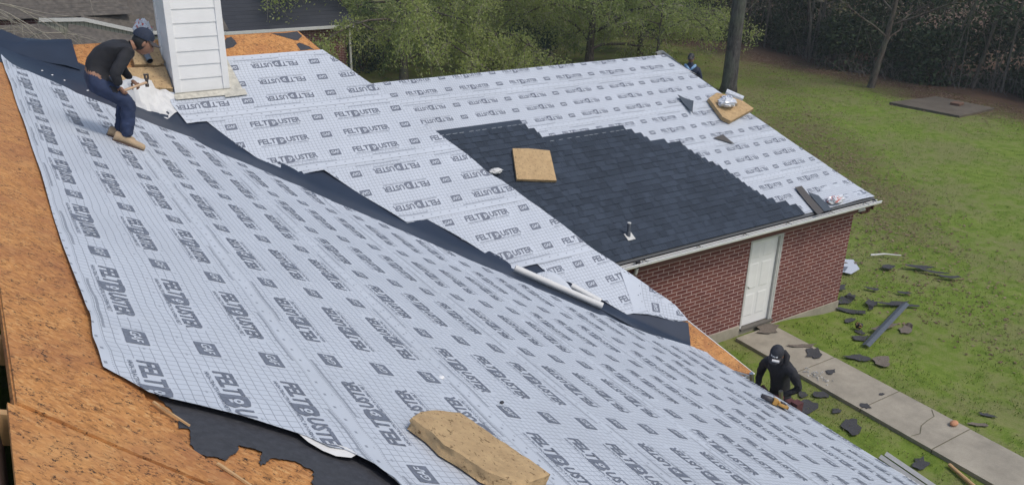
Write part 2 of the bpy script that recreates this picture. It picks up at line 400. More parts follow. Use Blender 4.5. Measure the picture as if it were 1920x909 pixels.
SUBN = (fit_box(text_mesh('HIGH-TRACTION SYNTHETIC ROOFING FELT', 1, .006, 1)[0], -.335, .335, -.090, -.066), text_mesh('HIGH-TRACTION SYNTHETIC ROOFING FELT', 1, .006, 1)[1])
gt, gf = text_mesh('GAF', 1, .02, 2, .92, .15); GAFT = (fit_box(gt, -.058, .062, -.026, .030), gf)
GAFB = subtri(np.array([(-.077, -.058), (.077, -.058), (.077, .058), (-.077, .058)]), np.array([(0, 1, 2), (0, 2, 3)]), .06)
PER, ROW = 1.236, .365

def wrink(P, amp):
    q = noise.noise(Vector((P.x*1.1, P.y*.8, P.z))) + .5*noise.noise(Vector((P.x*3.1+7, P.y*2.2, P.z*2))) + .22*noise.noise(Vector((P.x*8.1+7, P.y*4.2, P.z*6)))
    return amp*q
def sheet(parent, pl, outline, org, rd, step=.12, amp=.006, base=.012, band=True, lift=None, half=.60, subline=2, name='underlayment_sheet', nails=None):
    """one strip of printed felt. org = (a,s) of a square logo in the middle row, rd = reading direction in (a,s)"""
    hand = -1 if pl == 'A' else 1
    rx, ry = rd; ux, uy = (-ry*hand, rx*hand)
    poly = outline
    if band:
        d0 = org[0]*ux+org[1]*uy
        poly = clip(poly, ux, uy, d0-half); poly = clip(poly, -ux, -uy, -(d0+half))
    if len(poly) < 3: return None
    V2, F = fill(poly, step)
    down = 1 if pl == 'A' else -1
    def H(a, s, extra=0):
        P = P3(pl, a, s)
        h = base+extra+wrink(P, amp)+amp*.6
        if band: h += .006*min(1, max(0, .5+down*(s-org[1])/1.2))
        if lift: h += lift(a, s)
        return P3(pl, a, s, h)
    verts = [H(a, s) for a, s in V2]; nb = len(verts); faces = list(F); mi = [0]*len(F); base_n = len(F)
    uvs = [(((a-org[0])*rx+(s-org[1])*ry)/PER, ((a-org[0])*ux+(s-org[1])*uy)/ROW) for a, s in V2]
    pa = np.array(poly); L = (pa-np.array(org)) @ np.array([rx, ry]); k0, k1 = int(math.floor(L.min()/PER))-1, int(math.ceil(L.max()/PER))+1
    Lv = (pa-np.array(org)) @ np.array([ux, uy])
    for row in (-1, 0, 1):
        if row*ROW < Lv.min()-.1 or row*ROW > Lv.max()+.1: continue
        for k in range(k0, k1+1):
            for (v, f), du, mat, ex in ((WORD, .5, 1, .0025), (RING, .5, 2, .0038), (DOT, .5, 1, .0050), (SUBL if subline == 1 else SUBN, .5, 1, .0025), (GAFB, 0, 1, .0025), (GAFT, 0, 2, .0045)):
                if f is None: continue
                lx = v[:, 0]+(k+du)*PER; ly = v[:, 1]+row*ROW
                a = org[0]+lx*rx+ly*ux; s = org[1]+lx*ry+ly*uy
                fa = a[f]; fs = s[f]; ok = pip(fa.mean(1), fs.mean(1), poly)
                if not ok.any(): continue
                ff_ = f[ok]; us_ = np.unique(ff_); mp = {int(q): i for i, q in enumerate(us_)}; b = len(verts)
                for q in us_: verts.append(H(float(a[q]), float(s[q]), ex)); uvs.append((0, 0))
                faces += [tuple(b+mp[int(x)] for x in t) for t in ff_]; mi += [mat]*len(ff_)
    if nails:
        for (a, s) in nails:
            b = len(verts)
            for j in range(6): t = j*math.pi/3; verts.append(H(a+.014*math.cos(t), s+.014*math.sin(t), .004)); uvs.append((0, 0))
            faces.append(tuple(range(b, b+6))); mi.append(1)
    # make every face look outwards
    nr = PL[pl][1]; ffx = []
    for f in faces:
        A, B, C = verts[f[0]], verts[f[1]], verts[f[2]]
        ffx.append(f if (B-A).cross(C-A).dot(nr) > 0 else tuple(reversed(f)))
    me = bpy.data.meshes.new(name); me.from_pydata([tuple(v) for v in verts], [], ffx)
    for m in (M_FELT, M_INK, M_WHT): me.materials.append(m)
    me.polygons.foreach_set('material_index', mi)
    uvl = me.uv_layers.new(name='UVMap'); li = np.empty(len(me.loops), np.int32); me.loops.foreach_get('vertex_index', li)
    uvl.data.foreach_set('uv', np.array(uvs)[li].ravel())
    me.polygons.foreach_set('use_smooth', [True]*len(me.polygons)); me.update()
    return link(name, me, parent)

# ------------------------------------------------------------------ ground, sidewalk
def gz(X):
    t = min(max((X-14.5)/2.2, 0), 1); return -.08-.24*t*t*(3-2*t)
def make_ground():
    xs = [-160, -60, -20] + [i*1.0 for i in range(-8, 14)] + [14+.2*i for i in range(0, 20)] + [18+i*2.0 for i in range(0, 20)] + [60, 90, 150, 300]
    ys = [-160, -60, -20] + [i*2.0 for i in range(-5, 40)] + [90, 150, 320]
    v = []; f = []
    for y in ys:
        for x in xs:
            b = .05*noise.noise(Vector((x*.25, y*.25, 0))) if (x > 17.5 and abs(x) < 100) else 0
            v.append((x, y, gz(x)+b))
    nx = len(xs)
    for j in range(len(ys)-1):
        for i in range(nx-1): f.append((j*nx+i, j*nx+i+1, (j+1)*nx+i+1, (j+1)*nx+i))
    tag(mesh('ground', v, f, M_GRASS, smooth=True), kind='structure')
make_ground()
M_JOINT = plain('dirt_filled_joint', (.10, .095, .05), .95)
sw = MB()
ys = [10.98, 9.29, 7.75, 6.27, 4.8, 3.3, 1.8, .3, -1.2, -2.7, -4.2]
for i in range(len(ys)-1):
    j = rnd.uniform(-.012, .012); sw.box((13.05, ys[i+1]+.011, -.25), (14.26+j, ys[i]-.011, rnd.uniform(-.004, .004)))
sw.box((13.06, -4.2, -.25), (14.25, 10.9, -.016), 1)
# a crack wandering across one bay
cp = [(14.22, 7.02), (14.05, 6.86), (13.8, 6.84), (13.55, 6.80), (13.3, 6.66), (13.08, 6.70)]
for a, b in zip(cp, cp[1:]):
    d = Vector((b[0]-a[0], b[1]-a[1], 0)).normalized(); q = Vector((-d.y, d.x, 0))*.006
    z = .0065; sw.add([Vector((*a, z))-q, Vector((*b, z))-q, Vector((*b, z))+q, Vector((*a, z))+q], [(0, 1, 2, 3)], 1)
tag(sw.build('sidewalk', [M_CONC, M_JOINT]), kind='structure')

# ------------------------------------------------------------------ the brick house under re-roofing
HOUSE = empty('brick_house', (0, 0, 0), 'red brick house being re-roofed, grey printed underlayment over its hip roofs, white siding chimney', 'house')
AE, AEND = 7.57, -9.0
# main slope deck: lower sheathing plus two raised boards by the ridge
hole = -.030
A_out = [(-.13, valleyY(-.13)), (-.13, AEND), (AE, AEND), (AE, valleyY(AE))]
dk = MB(); dk.prism([PX('A', x, y, -.014) for x, y in reversed(A_out)][::-1], .03)
deckA = dk.build('roof_deck', M_OSB, HOUSE)
pn = MB()
pn.prism([PX('A', x, y, .0) for x, y in [(-.125, 13.3), (-.125, 3.28), (.19, 3.0), (.41, 2.82), (.57, 2.70), (.60, 2.76), (.43, 3.05), (.33, 3.31), (.34, 3.6), (.26, 5.0), (.26, 13.0)]], .0125)
pn.prism([PX('A', x, y, .0) for x, y in [(-.155, 3.262), (-.175, 1.0), (-.18, -2.0), (1.4, -2.0), (1.2, 2.1), (.615, 2.62), (.405, 2.795), (.185, 2.975)]], .0125)
pn.build('sheathing_panel', M_OSB, deckA)
# loose splinter strips lying along the panel edge
for (x0, y0, x1, y1, w_) in ((.37, 3.37, .46, 3.22, .007), (.50, 2.93, .60, 2.76, .008), (.355, 3.40, .41, 3.30, .006)):
    d = (PX('A', x1, y1, .004)-PX('A', x0, y0, .004)); q = d.cross(PL['A'][1]).normalized()*w_; o = PX('A', x0, y0, .004); pn = MB()
    pn.prism([o-q, o+d-q*.4, o+d+q*.4, o+q], .008); pn.build('splinter_strip', M_WOOD, deckA)
# ridge slot: black gap, rafters crossing it, ridge board and the opposite slope
rb = MB(); rb.box((-.262, -9, 6.85), (-.205, 13.4, 7.085)); rb.build('ridge_board', M_DARKWOOD, HOUSE)
for y in (2.2, 3.32, 4.02, 5.2, 6.4, 7.6, 8.8, 10.0, 11.2):
    q = MB(); q.add([(-.21, y-.02, 7.045), (-.21, y+.02, 7.045), (.05, y+.02, 6.92), (.05, y-.02, 6.92), (-.21, y-.02, 6.9), (-.21, y+.02, 6.9), (.05, y+.02, 6.78), (.05, y-.02, 6.78)],
                    [(0, 3, 2, 1), (0, 1, 5, 4), (3, 7, 6, 2), (0, 4, 7, 3), (1, 2, 6, 5), (4, 5, 6, 7)]); q.build('rafter', M_WOOD, HOUSE)
q = MB(); q.prism([(-.27, 13.5, 7.03), (-8, 13.5, 3.17), (-8, -9, 3.17), (-.27, -9, 7.03)], .03); q.build('roof_deck', M_OSB, HOUSE)
# black paper left under the cut edge of the felt
tar = [(.36, 3.60), (.39, 3.47), (.42, 3.40), (.44, 3.29), (.41, 3.21), (.46, 3.22), (.445, 3.12), (.44, 3.04), (.48, 3.0), (.515, 3.0), (.55, 2.98), (.575, 3.02), (.61, 3.06), (.64, 3.12), (.68, 3.105), (.72, 3.08),
       (.70, 3.03), (.68, 2.97), (.71, 2.985), (.74, 3.03), (.79, 3.035), (.85, 3.02), (.90, 2.96), (.88, 2.90), (.85, 2.83), (.80, 2.6), (.95, 2.3), (1.3, 2.2), (1.6, 2.4), (1.5, 3.3), (1.1, 3.5), (.6, 3.7)]
jag = []
for i in range(len(tar)):
    a, b = tar[i], tar[(i+1) % len(tar)]; k = 5
    for j in range(k):
        t = j/k; jag.append((a[0]+(b[0]-a[0])*t+(rnd.uniform(-.007, .007) if j else 0), a[1]+(b[1]-a[1])*t+(rnd.uniform(-.007, .007) if j else 0)))
V2, F = fill(jag, .05)
V = [PX('A', x, y, -.005+.006*noise.noise(Vector((x*7, y*7, 1)))) for x, y in V2]
o = mesh('tar_paper', V, F, M_TAR, deckA); o.data.flip_normals() if o.data.polygons[0].normal.z < 0 else None
o['label'] = 'torn black paper remnant under the cut felt edge'

A_edge = [(.22, 12.39), (.34, 11.96), (.53, 11.67), (.75, 11.55), (.88, 11.17), (1.08, 11.12), (1.22, 11.23), (1.44, 10.97), (1.64, 10.86), (1.86, 10.89), (2.09, 10.81), (2.21, 10.35), (2.53, 10.29), (2.8, 10.13), (2.96, 9.94), (3.14, 9.84), (3.2, 9.55), (3.32, 9.42), (3.46, 9.28), (3.69, 9.25), (3.90, 9.20), (3.98, 9.0), (4.17, 8.93), (4.22, 8.68), (4.41, 8.60), (4.65, 8.60), (4.75, 8.38), (4.89, 8.25), (5.15, 8.18), (5.22, 7.95), (5.43, 7.88), (5.68, 7.68), (5.88, 7.40), (6.02, 7.35), (6.25, 7.42), (6.35, 7.23), (6.49, 7.20), (6.72, 7.07), (7.24, 6.93), (7.58, 6.84)]
A_cut = [(.20, 5.2), (.21, 4.22), (.195, 3.96), (.20, 3.66), (.27, 3.57), (.34, 3.45), (.42, 3.41), (.57, 3.37), (.75, 3.30), (.88, 3.235), (.94, 3.20), (1.02, 3.12), (1.09, 3.10), (1.18, 2.99), (1.20, 2.93), (1.23, 2.88), (1.30, 2.55), (1.5, 2.1), (1.9, 1.6), (2.6, .8), (3.2, -.5)]
A_poly = A_edge + [(7.585, -.5)] + A_cut[::-1] + [(.22, 7.5)]
A_as = [xy2as('A', p) for p in A_poly]
cut_as = np.array([xy2as('A', p) for p in A_cut[1:]])
def seg_dist(a, s, pl):
    p = np.array([a, s]); A = pl[:-1]; B = pl[1:]; d = B-A
    t = np.clip(((p-A)*d).sum(1)/(d*d).sum(1), 0, 1); return float(np.sqrt((((A+d*t[:, None])-p)**2).sum(1).min()))
edge_as = np.array([xy2as('A', p) for p in A_edge])
def liftA(a, s):
    h = 0
    if a < 5 and s < 2.2:
        d = seg_dist(a, s, cut_as); h += .007*math.exp(-d/.08)+.004*math.exp(-d/.2)*math.sin(a*18+s*9)
    if s < .5: h += .008*math.exp(-(s-.2)/.1)*(1+math.sin(a*3.1))
    d = seg_dist(a, s, edge_as)
    if d < .4: h += .016*math.exp(-d/.08)*(1+math.sin(a*7+s*5))
    return h
rollsA = [(.797, 4.05, 1), (1.957, 4.205, -1), (3.136, 3.858, 1), (4.286, 3.956, -1), (5.419, 4.376, 1), (6.572, 3.876, 1), (7.65, 4.575, -1), (8.80, 4.1, 1)]
nailsA = [(y*.42+rnd.uniform(-.05, .05), 8.38+rnd.uniform(-.01, .01)) for y in range(0, 17)]
for i, (mid, ph, sg) in enumerate(rollsA):
    sheet(deckA, 'A', A_as, (ph, mid), (-sg, 0), step=.05 if i < 2 else .10, amp=.010 if i < 2 else .008, lift=liftA, nails=nailsA if i == 7 else None)
# curled-over pale underside where the felt is cut
fl_ = [(.90, 3.245), (.95, 3.225), (1.02, 3.16), (1.10, 3.12), (1.13, 3.07), (1.10, 3.055), (1.04, 3.075), (.99, 3.11), (.94, 3.165)]
V2, F = fill(fl_, .04); o = mesh('underlayment_fold', [PX('A', x, y, .034+.005*math.sin(x*30+y*20)-.25*max(0, 3.24-(x-.90)*.72-y)) for x, y in V2], F, M_FELTB, deckA, smooth=True)
o['label'] = 'curled pale underside of the felt at its cut edge'
ed = MB(); ed.prism([(AE-.005, AEND, zA(AE)+.012), (AE+.028, AEND, zA(AE)+.004), (AE+.028, 6.90, zA(AE)+.004), (AE-.005, 6.93, zA(AE)+.012)], .012)
ed.box((AE+.012, AEND, zA(AE)-.17), (AE+.03, 6.9, zA(AE)-.008)); ed.build('drip_edge', M_WHITE, deckA)

# deck B with hip, felt strips
B_out = [(-.13, 13.16), (4.36, 13.16), (4.56, 12.75), (7.67, 7.32), (8.12, 6.45), (7.35, 6.45), (7.35, valleyY(7.35)), (-.13, 13.50)]
B_out = [(.0, 13.18), (.66, 12.84), (1.5, valleyY(1.5)), (3.5, valleyY(3.5)), (5.5, valleyY(5.5)), (7.3, valleyY(7.3)), (7.42, 6.46), (8.12, 6.45), (7.67, 7.32), (4.56, 12.75), (4.36, 13.18)]
dk = MB(); dk.prism([PX('B', x, y, 0) for x, y in B_out], .03); deckB = dk.build('roof_deck', M_OSB, HOUSE)
B_left = [(2.12, 12.2), (2.10, 11.95), (2.2, 11.59), (2.46, 11.6), (2.89, 10.91), (3.24, 10.56), (3.7, 10.56), (4.46, 9.56), (4.77, 9.57), (5.57, 8.59), (5.95, 8.60), (6.02, 8.44), (6.09, 8.36), (6.26, 8.24), (6.34, 8.14), (6.8, 7.63), (6.9, 7.62), (7.1, 7.55), (7.46, 7.36), (7.655, 7.32)]
B_right = [(7.66, 7.36), (7.62, 7.56), (7.22, 8.2), (6.92, 8.65), (6.53, 9.40), (6.37, 9.62), (6.2, 9.95), (6.05, 10.13), (5.86, 10.55), (5.62, 10.95), (5.32, 11.55), (4.90, 12.2), (4.575, 12.74)]
B_as = [xy2as('B', p) for p in B_left+B_right+[(3.0, 12.735), (2.6, 12.73), (2.14, 12.72)]]
bl = np.array([xy2as('B', p) for p in B_left]); br = np.array([xy2as('B', p) for p in B_right])
def liftB(a, s):
    return .012*math.exp(-seg_dist(a, s, bl)/.06)*(1+math.sin(a*9))+.008*math.exp(-seg_dist(a, s, br)/.06)*(1+math.sin(s*8))
for i, (mid, ph, sg) in enumerate([(14.08, 4.352, -1), (12.87, 3.98, 1), (11.68, 4.115, -1), (10.555, 6.274, 1), (9.41, 6.566, 1), (8.25, 7.9, 1)]):
    sheet(deckB, 'B', B_as, (ph, mid), (sg, 0), amp=.004, base=.02, lift=liftB, half=.625)
# small piece laid at an angle over the bottom of the hip
pc = [xy2as('B', p) for p in [(6.93, 7.63), (7.46, 7.375), (7.665, 7.325), (7.40, 7.93), (7.16, 8.30)]]
dd = Vector((.45, .89)).normalized()
sheet(deckB, 'B', pc, (7.62, 8.62), (-dd.x*-1, dd.y), amp=.002, base=.031, band=False)
# orange deck left bare near the ridge: torn paper bits
for pts in ([(2.95, 12.98), (3.12, 13.0), (3.22, 13.12), (3.30, 13.14), (3.34, 13.0), (3.26, 12.93), (3.12, 12.90)], [(3.92, 13.16), (4.14, 13.15), (4.34, 13.17), (4.38, 13.06), (4.28, 12.98), (4.22, 12.99), (4.12, 13.05)], [(4.22, 12.90), (4.28, 12.93), (4.40, 12.84), (4.46, 12.76), (4.40, 12.78), (4.33, 12.77), (4.24, 12.77)]):
    V2, F = fill(pts, .05); o = mesh('tar_paper', [PX('B', x, y, .004) for x, y in V2], F, M_TAR, deckB)
q = MB(); q.prism([PX('B', x, y, .012) for x, y in [(7.40, 6.47), (7.66, 6.47), (7.80, 6.52), (7.66, 6.72), (7.60, 6.82), (7.52, 6.86), (7.44, 7.02), (7.37, 7.04)]], .008)
o = q.build('tar_paper', M_DARKWOOD, deckB)
# hip end and back faces, drip edge down the hip
q = MB(); hb0, hb1 = PX('B', 8.12, 6.45, -.004), PX('B', 4.36, 13.16, -.004)
q.prism([hb0, (8.12, 19.9, hb0.z), (4.36, 13.2, hb1.z)], .02); q.prism([(4.36, 13.2, hb1.z), (8.12, 19.9, hb0.z), (-8, 19.9, hb0.z), (-8, 13.2, hb1.z)], .02)
q.prism([(-8, 13.5, 6.9), (-8, 13.2, 6.9), (-.2, 13.2, 6.9), (-.2, 13.5, 7.0)], .02)
q.build('roof_slope', M_SHING, HOUSE)
q = MB()
p0, p1 = PX('B', 8.125, 6.43, .004), PX('B', 7.68, 7.33, .004); e = Vector((.012, .006, -.002)); q.prism([p0, p0+e, p1+e, p1], .02)
p0, p1 = PX('B', 7.42, 6.44, .004), PX('B', 8.13, 6.44, .004); q.prism([p0+Vector((0, -.015, -.008)), p1+Vector((0, -.015, -.008)), p1, p0], .03)
q.build('drip_edge', M_WHITE, deckB)
q = MB(); q.box((7.42, 6.46, 2.86), (8.1, 6.52, 2.96)); q.box((7.35, -9, 2.78), (7.42, 6.5, 2.96)); q.build('soffit', M_GREYWHITE, HOUSE)

# valley membrane: one bent sheet on both planes
V = []; F = []; nrow = 9
us = [.02+i*.12 for i in range(0, 64)]
def memb_row(X):
    Yv = valleyY(X); row = []
    for k in range(nrow):
        if k < 5:      # on slope A
            t = (4-k)/4; x = X-.62*t; y = Yv-.72*t*(1-.0*t); z = PX('A', x, y, .006)
        else:
            t = (k-4)/4; wB = .24 if X < 1.9 else (.75 if X < 6.2 else max(.12, .75-(X-6.2)*.55)); x = X+wB*.85*t; y = Yv+wB*t; z = PX('B', x, y, .006)
        row.append(z)
    row[4] = row[4]+Vector((0, 0, .035)); row[3] += Vector((0, 0, .012)); row[5] += Vector((0, 0, .012))
    return row
Xs = [.12+i*.12 for i in range(61)]
for X in Xs:
    if X > 7.36: break
    for p in memb_row(X): V.append(p+Vector((0, 0, .004*noise.noise(Vector((p.x*2, p.y*2, 0))))))
nr_ = len(V)//nrow
for i in range(nr_-1):
    for k in range(nrow-1):
        pts = [V[i*nrow+k], V[(i+1)*nrow+k]]
        if min(p.x for p in pts) > 7.30 and k < 2: continue
        F.append((i*nrow+k, (i+1)*nrow+k, (i+1)*nrow+k+1, i*nrow+k+1))
mem = mesh('valley_membrane', V, F, M_MEMB, HOUSE, smooth=True)
# bottom apron of the membrane: stands up over the corner before it is cut square
ap = [(6.55, 7.18), (6.9, 6.98), (7.30, 6.90), (7.44, 7.0), (7.64, 7.28), (7.2, 7.50), (6.8, 7.62), (6.3, 7.9)]
V2, F = fill(ap, .08)
def apz(x, y): return max(zA(x), zB(y))+.03
o = mesh('valley_membrane', [(x, y, apz(x, y)) for x, y in V2], F, M_MEMB, HOUSE, smooth=True)
# its loose top curling over the ridge
V = []; F = []
for i in range(9):
    for k in range(6):
        x = -.15+i*.16; y = 13.42-.8*(i*.10)+k*.11-.1; z = max(zA(x) if y < valleyY(x) else 0, min(zB(y), 6.93) if y > valleyY(x) else 0)+.03+.05*math.exp(-((i-2.2)/1.6)**2)*(k/5)+.012*math.sin(i*2+k)
        V.append((x, y, z))
for i in range(8):
    for k in range(5): F.append((i*6+k, (i+1)*6+k, (i+1)*6+k+1, i*6+k+1))
o = mesh('membrane_flap', V, F, M_MEMB, HOUSE, smooth=True)
for (u_, d_) in ((.80, -.26), (.90, -.30), (1.02, -.36), (1.25, -.46)):
    p = PX('A', u_-.15, valleyY(u_)-.30+d_*.1, .012); q = MB(); q.ball(p, (.018, .018, .006), nu=8, nv=4); q.build('nail_cap', M_WHITE, mem)

# deck C (garage wing), shingles, felt
C_ridge = 15.49
C_out = [(5.0, 10.79), (16.86, 10.79), (14.40, C_ridge), (5.0, C_ridge)]
dk = MB(); dk.prism([PX('C', x, y, 0) for x, y in C_out], .03); deckC = dk.build('roof_deck', M_OSB, HOUSE)
C_as = [xy2as('C', p) for p in [(5.5, 10.84), (12.0, 10.84), (16.90, 10.80), (16.70, 11.15), (15.9, 12.60), (15.2, 13.90), (14.41, 15.50), (5.5, 15.50)]]
crn = xy2as('C', (16.8, 10.85))
def liftC(a, s):
    h = .05*math.exp(-((a-16.45)**2)/.30-((s-crn[1])**2)/.018); h += .02*math.exp(-((a-16.0)**2)/.1-((s-12.9)**2)/.004)
    return h
for mid, ph, sg in [(17.86, 9.345, 1), (16.655, 9.31, -1), (15.455, 9.77, 1), (14.25, 14.821, -1), (13.04, 16.10, 1), (11.85, 15.6, 1)]:
    sheet(deckC, 'C', C_as, (ph, mid), (sg, 0), step=.18, amp=.003, base=.008, lift=liftC, subline=1, half=.625)
# felt wrapped over the top of the hip
V = []; F = []
for i in range(7):
    for k in range(5):
        t = i/6; p = Vector((14.05+.75*t, 15.52-1.25*max(0, t-.35), 0)); p.z = zC(min(p.y, 15.5))+.07+.05*math.sin(k*1.7+i)-.10*k*(.6+.4*t); p.x += .09*k; p.y += .03*k; V.append(p)
for i in range(6):
    for k in range(4): F.append((i*5+k, (i+1)*5+k, (i+1)*5+k+1, i*5+k+1))
o = mesh('underlayment_fold', V, F, M_FELTB, deckC, smooth=True); o['label'] = 'crumpled felt wrapped over the far end of the ridge'
q = MB(); q.prism([PX('C', 8.0, 10.755, .006), PX('C', 16.90, 10.755, .006), PX('C', 16.84, 10.86, .012), PX('C', 8.0, 10.86, .012)], .006); q.build('drip_edge', M_DGREYMETAL, deckC)
# shingle courses
def right_end(y):
    T = [(14.06, 8.09), (13.95, 9.23), (13.80, 9.42), (13.62, 9.5), (13.52, 11.61), (13.30, 11.9), (13.12, 12.02), (12.95, 12.74), (12.70, 12.84), (12.55, 12.97), (12.4, 13.09), (12.22, 13.26), (12.03, 13.40), (11.8, 13.51), (11.57, 13.62), (11.43, 13.74), (11.28, 13.83), (11.12, 14.05), (11.05, 14.27), (10.92, 14.48), (10.7, 14.5)]
    for (ya, xa), (yb, xb) in zip(T, T[1:]):
        if yb <= y <= ya: return xb+(xa-xb)*(y-yb)/(ya-yb) if abs(xa-xb) < 1 else (xb if y < ya-.02 else xa)
    return 8.09 if y > 14 else 14.5
ex = .143; s0 = 10.80/C3; sh = MB(); c = 0
rr = random.Random(3)
while True:
    s = s0+c*ex; top = (s+ex)*C3
    if top > 14.1: break
    R_ = round(right_end(top)/.02)*.02; L_ = 5.0
    x = L_-rr.random()*.3
    n_next = right_end(min(14.3, top+ex*C3)) if (top+ex*C3) < 14.1 else 5.0
    while x < R_:
        w_ = rr.choice((.10, .14, .17, .20, .24)); x1 = min(x+w_, R_); thick = rr.random() < .5
        h0 = .046+(.0055 if thick else 0); hl = .003
        a, b = x+.0015, x1-.0015
        p = [P3('C', a, s, h0), P3('C', b, s, h0), P3('C', b, s+ex+.02, .0385+(.003 if thick else 0)), P3('C', a, s+ex+.02, .0385+(.003 if thick else 0))]
        q_ = [P3('C', a, s, .030), P3('C', b, s, .030)]
        sh.add(p+q_, [(0, 1, 2, 3), (4, 5, 1, 0)]); x = x1
    # exposed headlap and nail line where the next course is missing
    if R_-n_next > .03:
        xa = max(5.0, n_next); hs = s+ex
        sh.add([P3('C', xa, hs, .0418), P3('C', R_, hs, .0418), P3('C', R_, hs+.17, .0360), P3('C', xa, hs+.17, .0360)], [(0, 1, 2, 3)])
        if R_-xa > .6:
            x = xa+.1
            while x < R_-.1:
                sh.add([P3('C', x, hs+.018, .0450), P3('C', x+.10, hs+.018, .0450), P3('C', x+.10, hs+.026, .0450), P3('C', x, hs+.026, .0450)], [(0, 1, 2, 3)], 1); x += rr.choice((.13, .15, .22))
    c += 1
fld = sh.build('shingle_field', [M_SHING, plain('nail_line_paint', (.38, .42, .46))], deckC)
q = MB(); hc0, hc1 = PX('C', 16.9, 10.70, -.004), PX('C', 14.42, 15.5, -.004)
q.prism([hc0, (16.98, 20.3, hc0.z), (14.45, 15.52, hc1.z)], .02); q.prism([(14.45, 15.52, hc1.z), (16.98, 20.3, hc0.z), (6, 20.3, hc0.z), (6, 15.52, hc1.z)], .02)
q.build('roof_slope', M_SHING, HOUSE)

# vent pipe through the shingles
vp = MB(); b_ = PX('C', 9.87, 11.23, .045)
vp.prism([PX('C', 9.79, 11.13, .062), PX('C', 9.97, 11.13, .062), PX('C', 9.97, 11.28, .062), PX('C', 9.79, 11.28, .062)], .01, 1)
vp.tube([b_-Vector((0, 0, .05)), b_+Vector((0, 0, .08)), b_+Vector((0, 0, .09)), b_+Vector((0, 0, .26))], [.050, .042, .034, .034], 14, 0)
vp.tube([b_+Vector((0, 0, .26)), b_+Vector((0, 0, .272))], [.040, .038], 14, 1)
vp.build('vent_pipe', [plain('grey_vent', (.11, .125, .15), .5), M_GREYWHITE], deckC)

# gutter of the garage wing
g = MB(); x0, x1, zt = 9.0, 17.02, 2.635; yb = 10.782; yf = 10.655
prof = [(yb, zt), (yb, zt-.072), (yf+.03, zt-.075), (yf, zt-.045), (yf, zt-.004), (yf-.012, zt), (yf-.012, zt-.012)]
pin = [(yf+.010, zt-.004), (yf+.010, zt-.042), (yf+.036, zt-.066), (yb-.006, zt-.064), (yb-.006, zt)]
loop = prof[:5]+[(yf-.016, zt+.002), (yf-.016, zt+.008), (yf+.014, zt+.008)]+pin
n_ = len(loop); vv = [(x0, y, z) for y, z in loop]+[(x1, y, z) for y, z in loop]
g.add(vv, [(i, (i+1) % n_, (i+1) % n_+n_, i+n_) for i in range(n_)]+[tuple(range(n_-1, -1, -1)), tuple(range(n_, 2*n_))])
gut = g.build('gutter', M_WHITE, HOUSE)
q = MB(); q.box((x0, yf+.02, zt-.050), (x1-.01, yb-.01, zt-.042)); q.build('gutter_fill', plain('dark_mottled_fill', (.055, .06, .045), .6, var=.5, sc_=20), gut)  # dark mottled strip along the floor of the gutter trough
for x in (9.9, 11.3, 12.6, 13.9, 15.3, 16.5):
    q = MB(); q.box((x, yf-.01, zt+.009), (x+.03, yb+.05, zt+.014)); q.build('gutter_strap', M_ALU, gut)
q = MB(); q.tube([(9.72, 10.72, 2.54), (9.72, 10.74, 2.42), (9.74, 10.95, 2.28), (9.74, 11.08, 2.18), (9.74, 11.085, .1)], [.035]*5, 8); q.tube([(9.72, 10.70, 2.68), (9.72, 10.70, 2.55)], [.05, .04], 8, 1)
q.build('downspout', [M_GREYWHITE, M_BLACK], gut)
q = MB(); q.tube([(16.55, 10.74, 2.50), (16.45, 10.80, 2.47), (16.30, 10.92, 2.46), (16.05, 11.02, 2.44)], [.045, .05, .045, .04], 8); q.build('gutter_elbow', M_GREYWHITE, gut)
q = MB(); q.box((8.2, 10.79, 2.44), (16.84, 10.812, 2.60)); q.box((16.86, 10.74, 2.42), (16.885, 20.2, 2.60)); q.build('fascia', M_BROWNTRIM, HOUSE)
q = MB(); q.box((8.2, 10.815, 2.40), (16.755, 11.13, 2.43)); q.build('soffit', M_BROWNTRIM, HOUSE)
q = MB(); q.box((16.76, 10.80, 2.36), (16.856, 20.1, 2.42)); q.box((16.58, 10.82, 2.33), (16.855, 11.12, 2.395)); q.build('boxed_return', M_BROWNTRIM, HOUSE)

# walls
q = MB(); dx0, dx1, dz1 = 13.30, 14.34, 2.21; Yw = 11.13
q.box((7.0, Yw, .17), (dx0, Yw+.2, 2.44)); q.box((dx1, Yw, -.06), (16.75, Yw+.2, 2.44)); q.box((dx0, Yw, dz1), (dx1, Yw+.2, 2.44)); q.box((16.55, Yw+.2, -.06), (16.75, 19.9, 2.44))
q.box((7.0, 19.7, -.06), (16.55, 19.9, 2.44)); q.box((6.85, -8.7, .1), (7.05, Yw, 2.95)); q.box((-7.5, -8.7, .1), (6.85, -8.5, 3.1)); q.box((-7.7, -8.7, .1), (-7.5, 19.9, 3.1)); q.box((-7.5, 19.7, .1), (7.0, 19.9, 3.0))
q.build('brick_wall', M_BRICK, HOUSE)
q = MB(); q.box((7.0, Yw-.03, -.6), (dx0-.02, Yw+.2, .168)); q.box((dx1+.02, Yw-.03, -.6), (16.78, Yw+.2, -.062)); q.box((16.5, Yw+.2, -.6), (16.78, 19.92, -.062)); q.box((6.82, -8.73, -.6), (7.08, Yw, .098)); q.box((dx0-.02, Yw-.02, -.6), (dx1+.02, Yw+.2, .06))
q.build('foundation', M_CONC, HOUSE, bevel=.008)
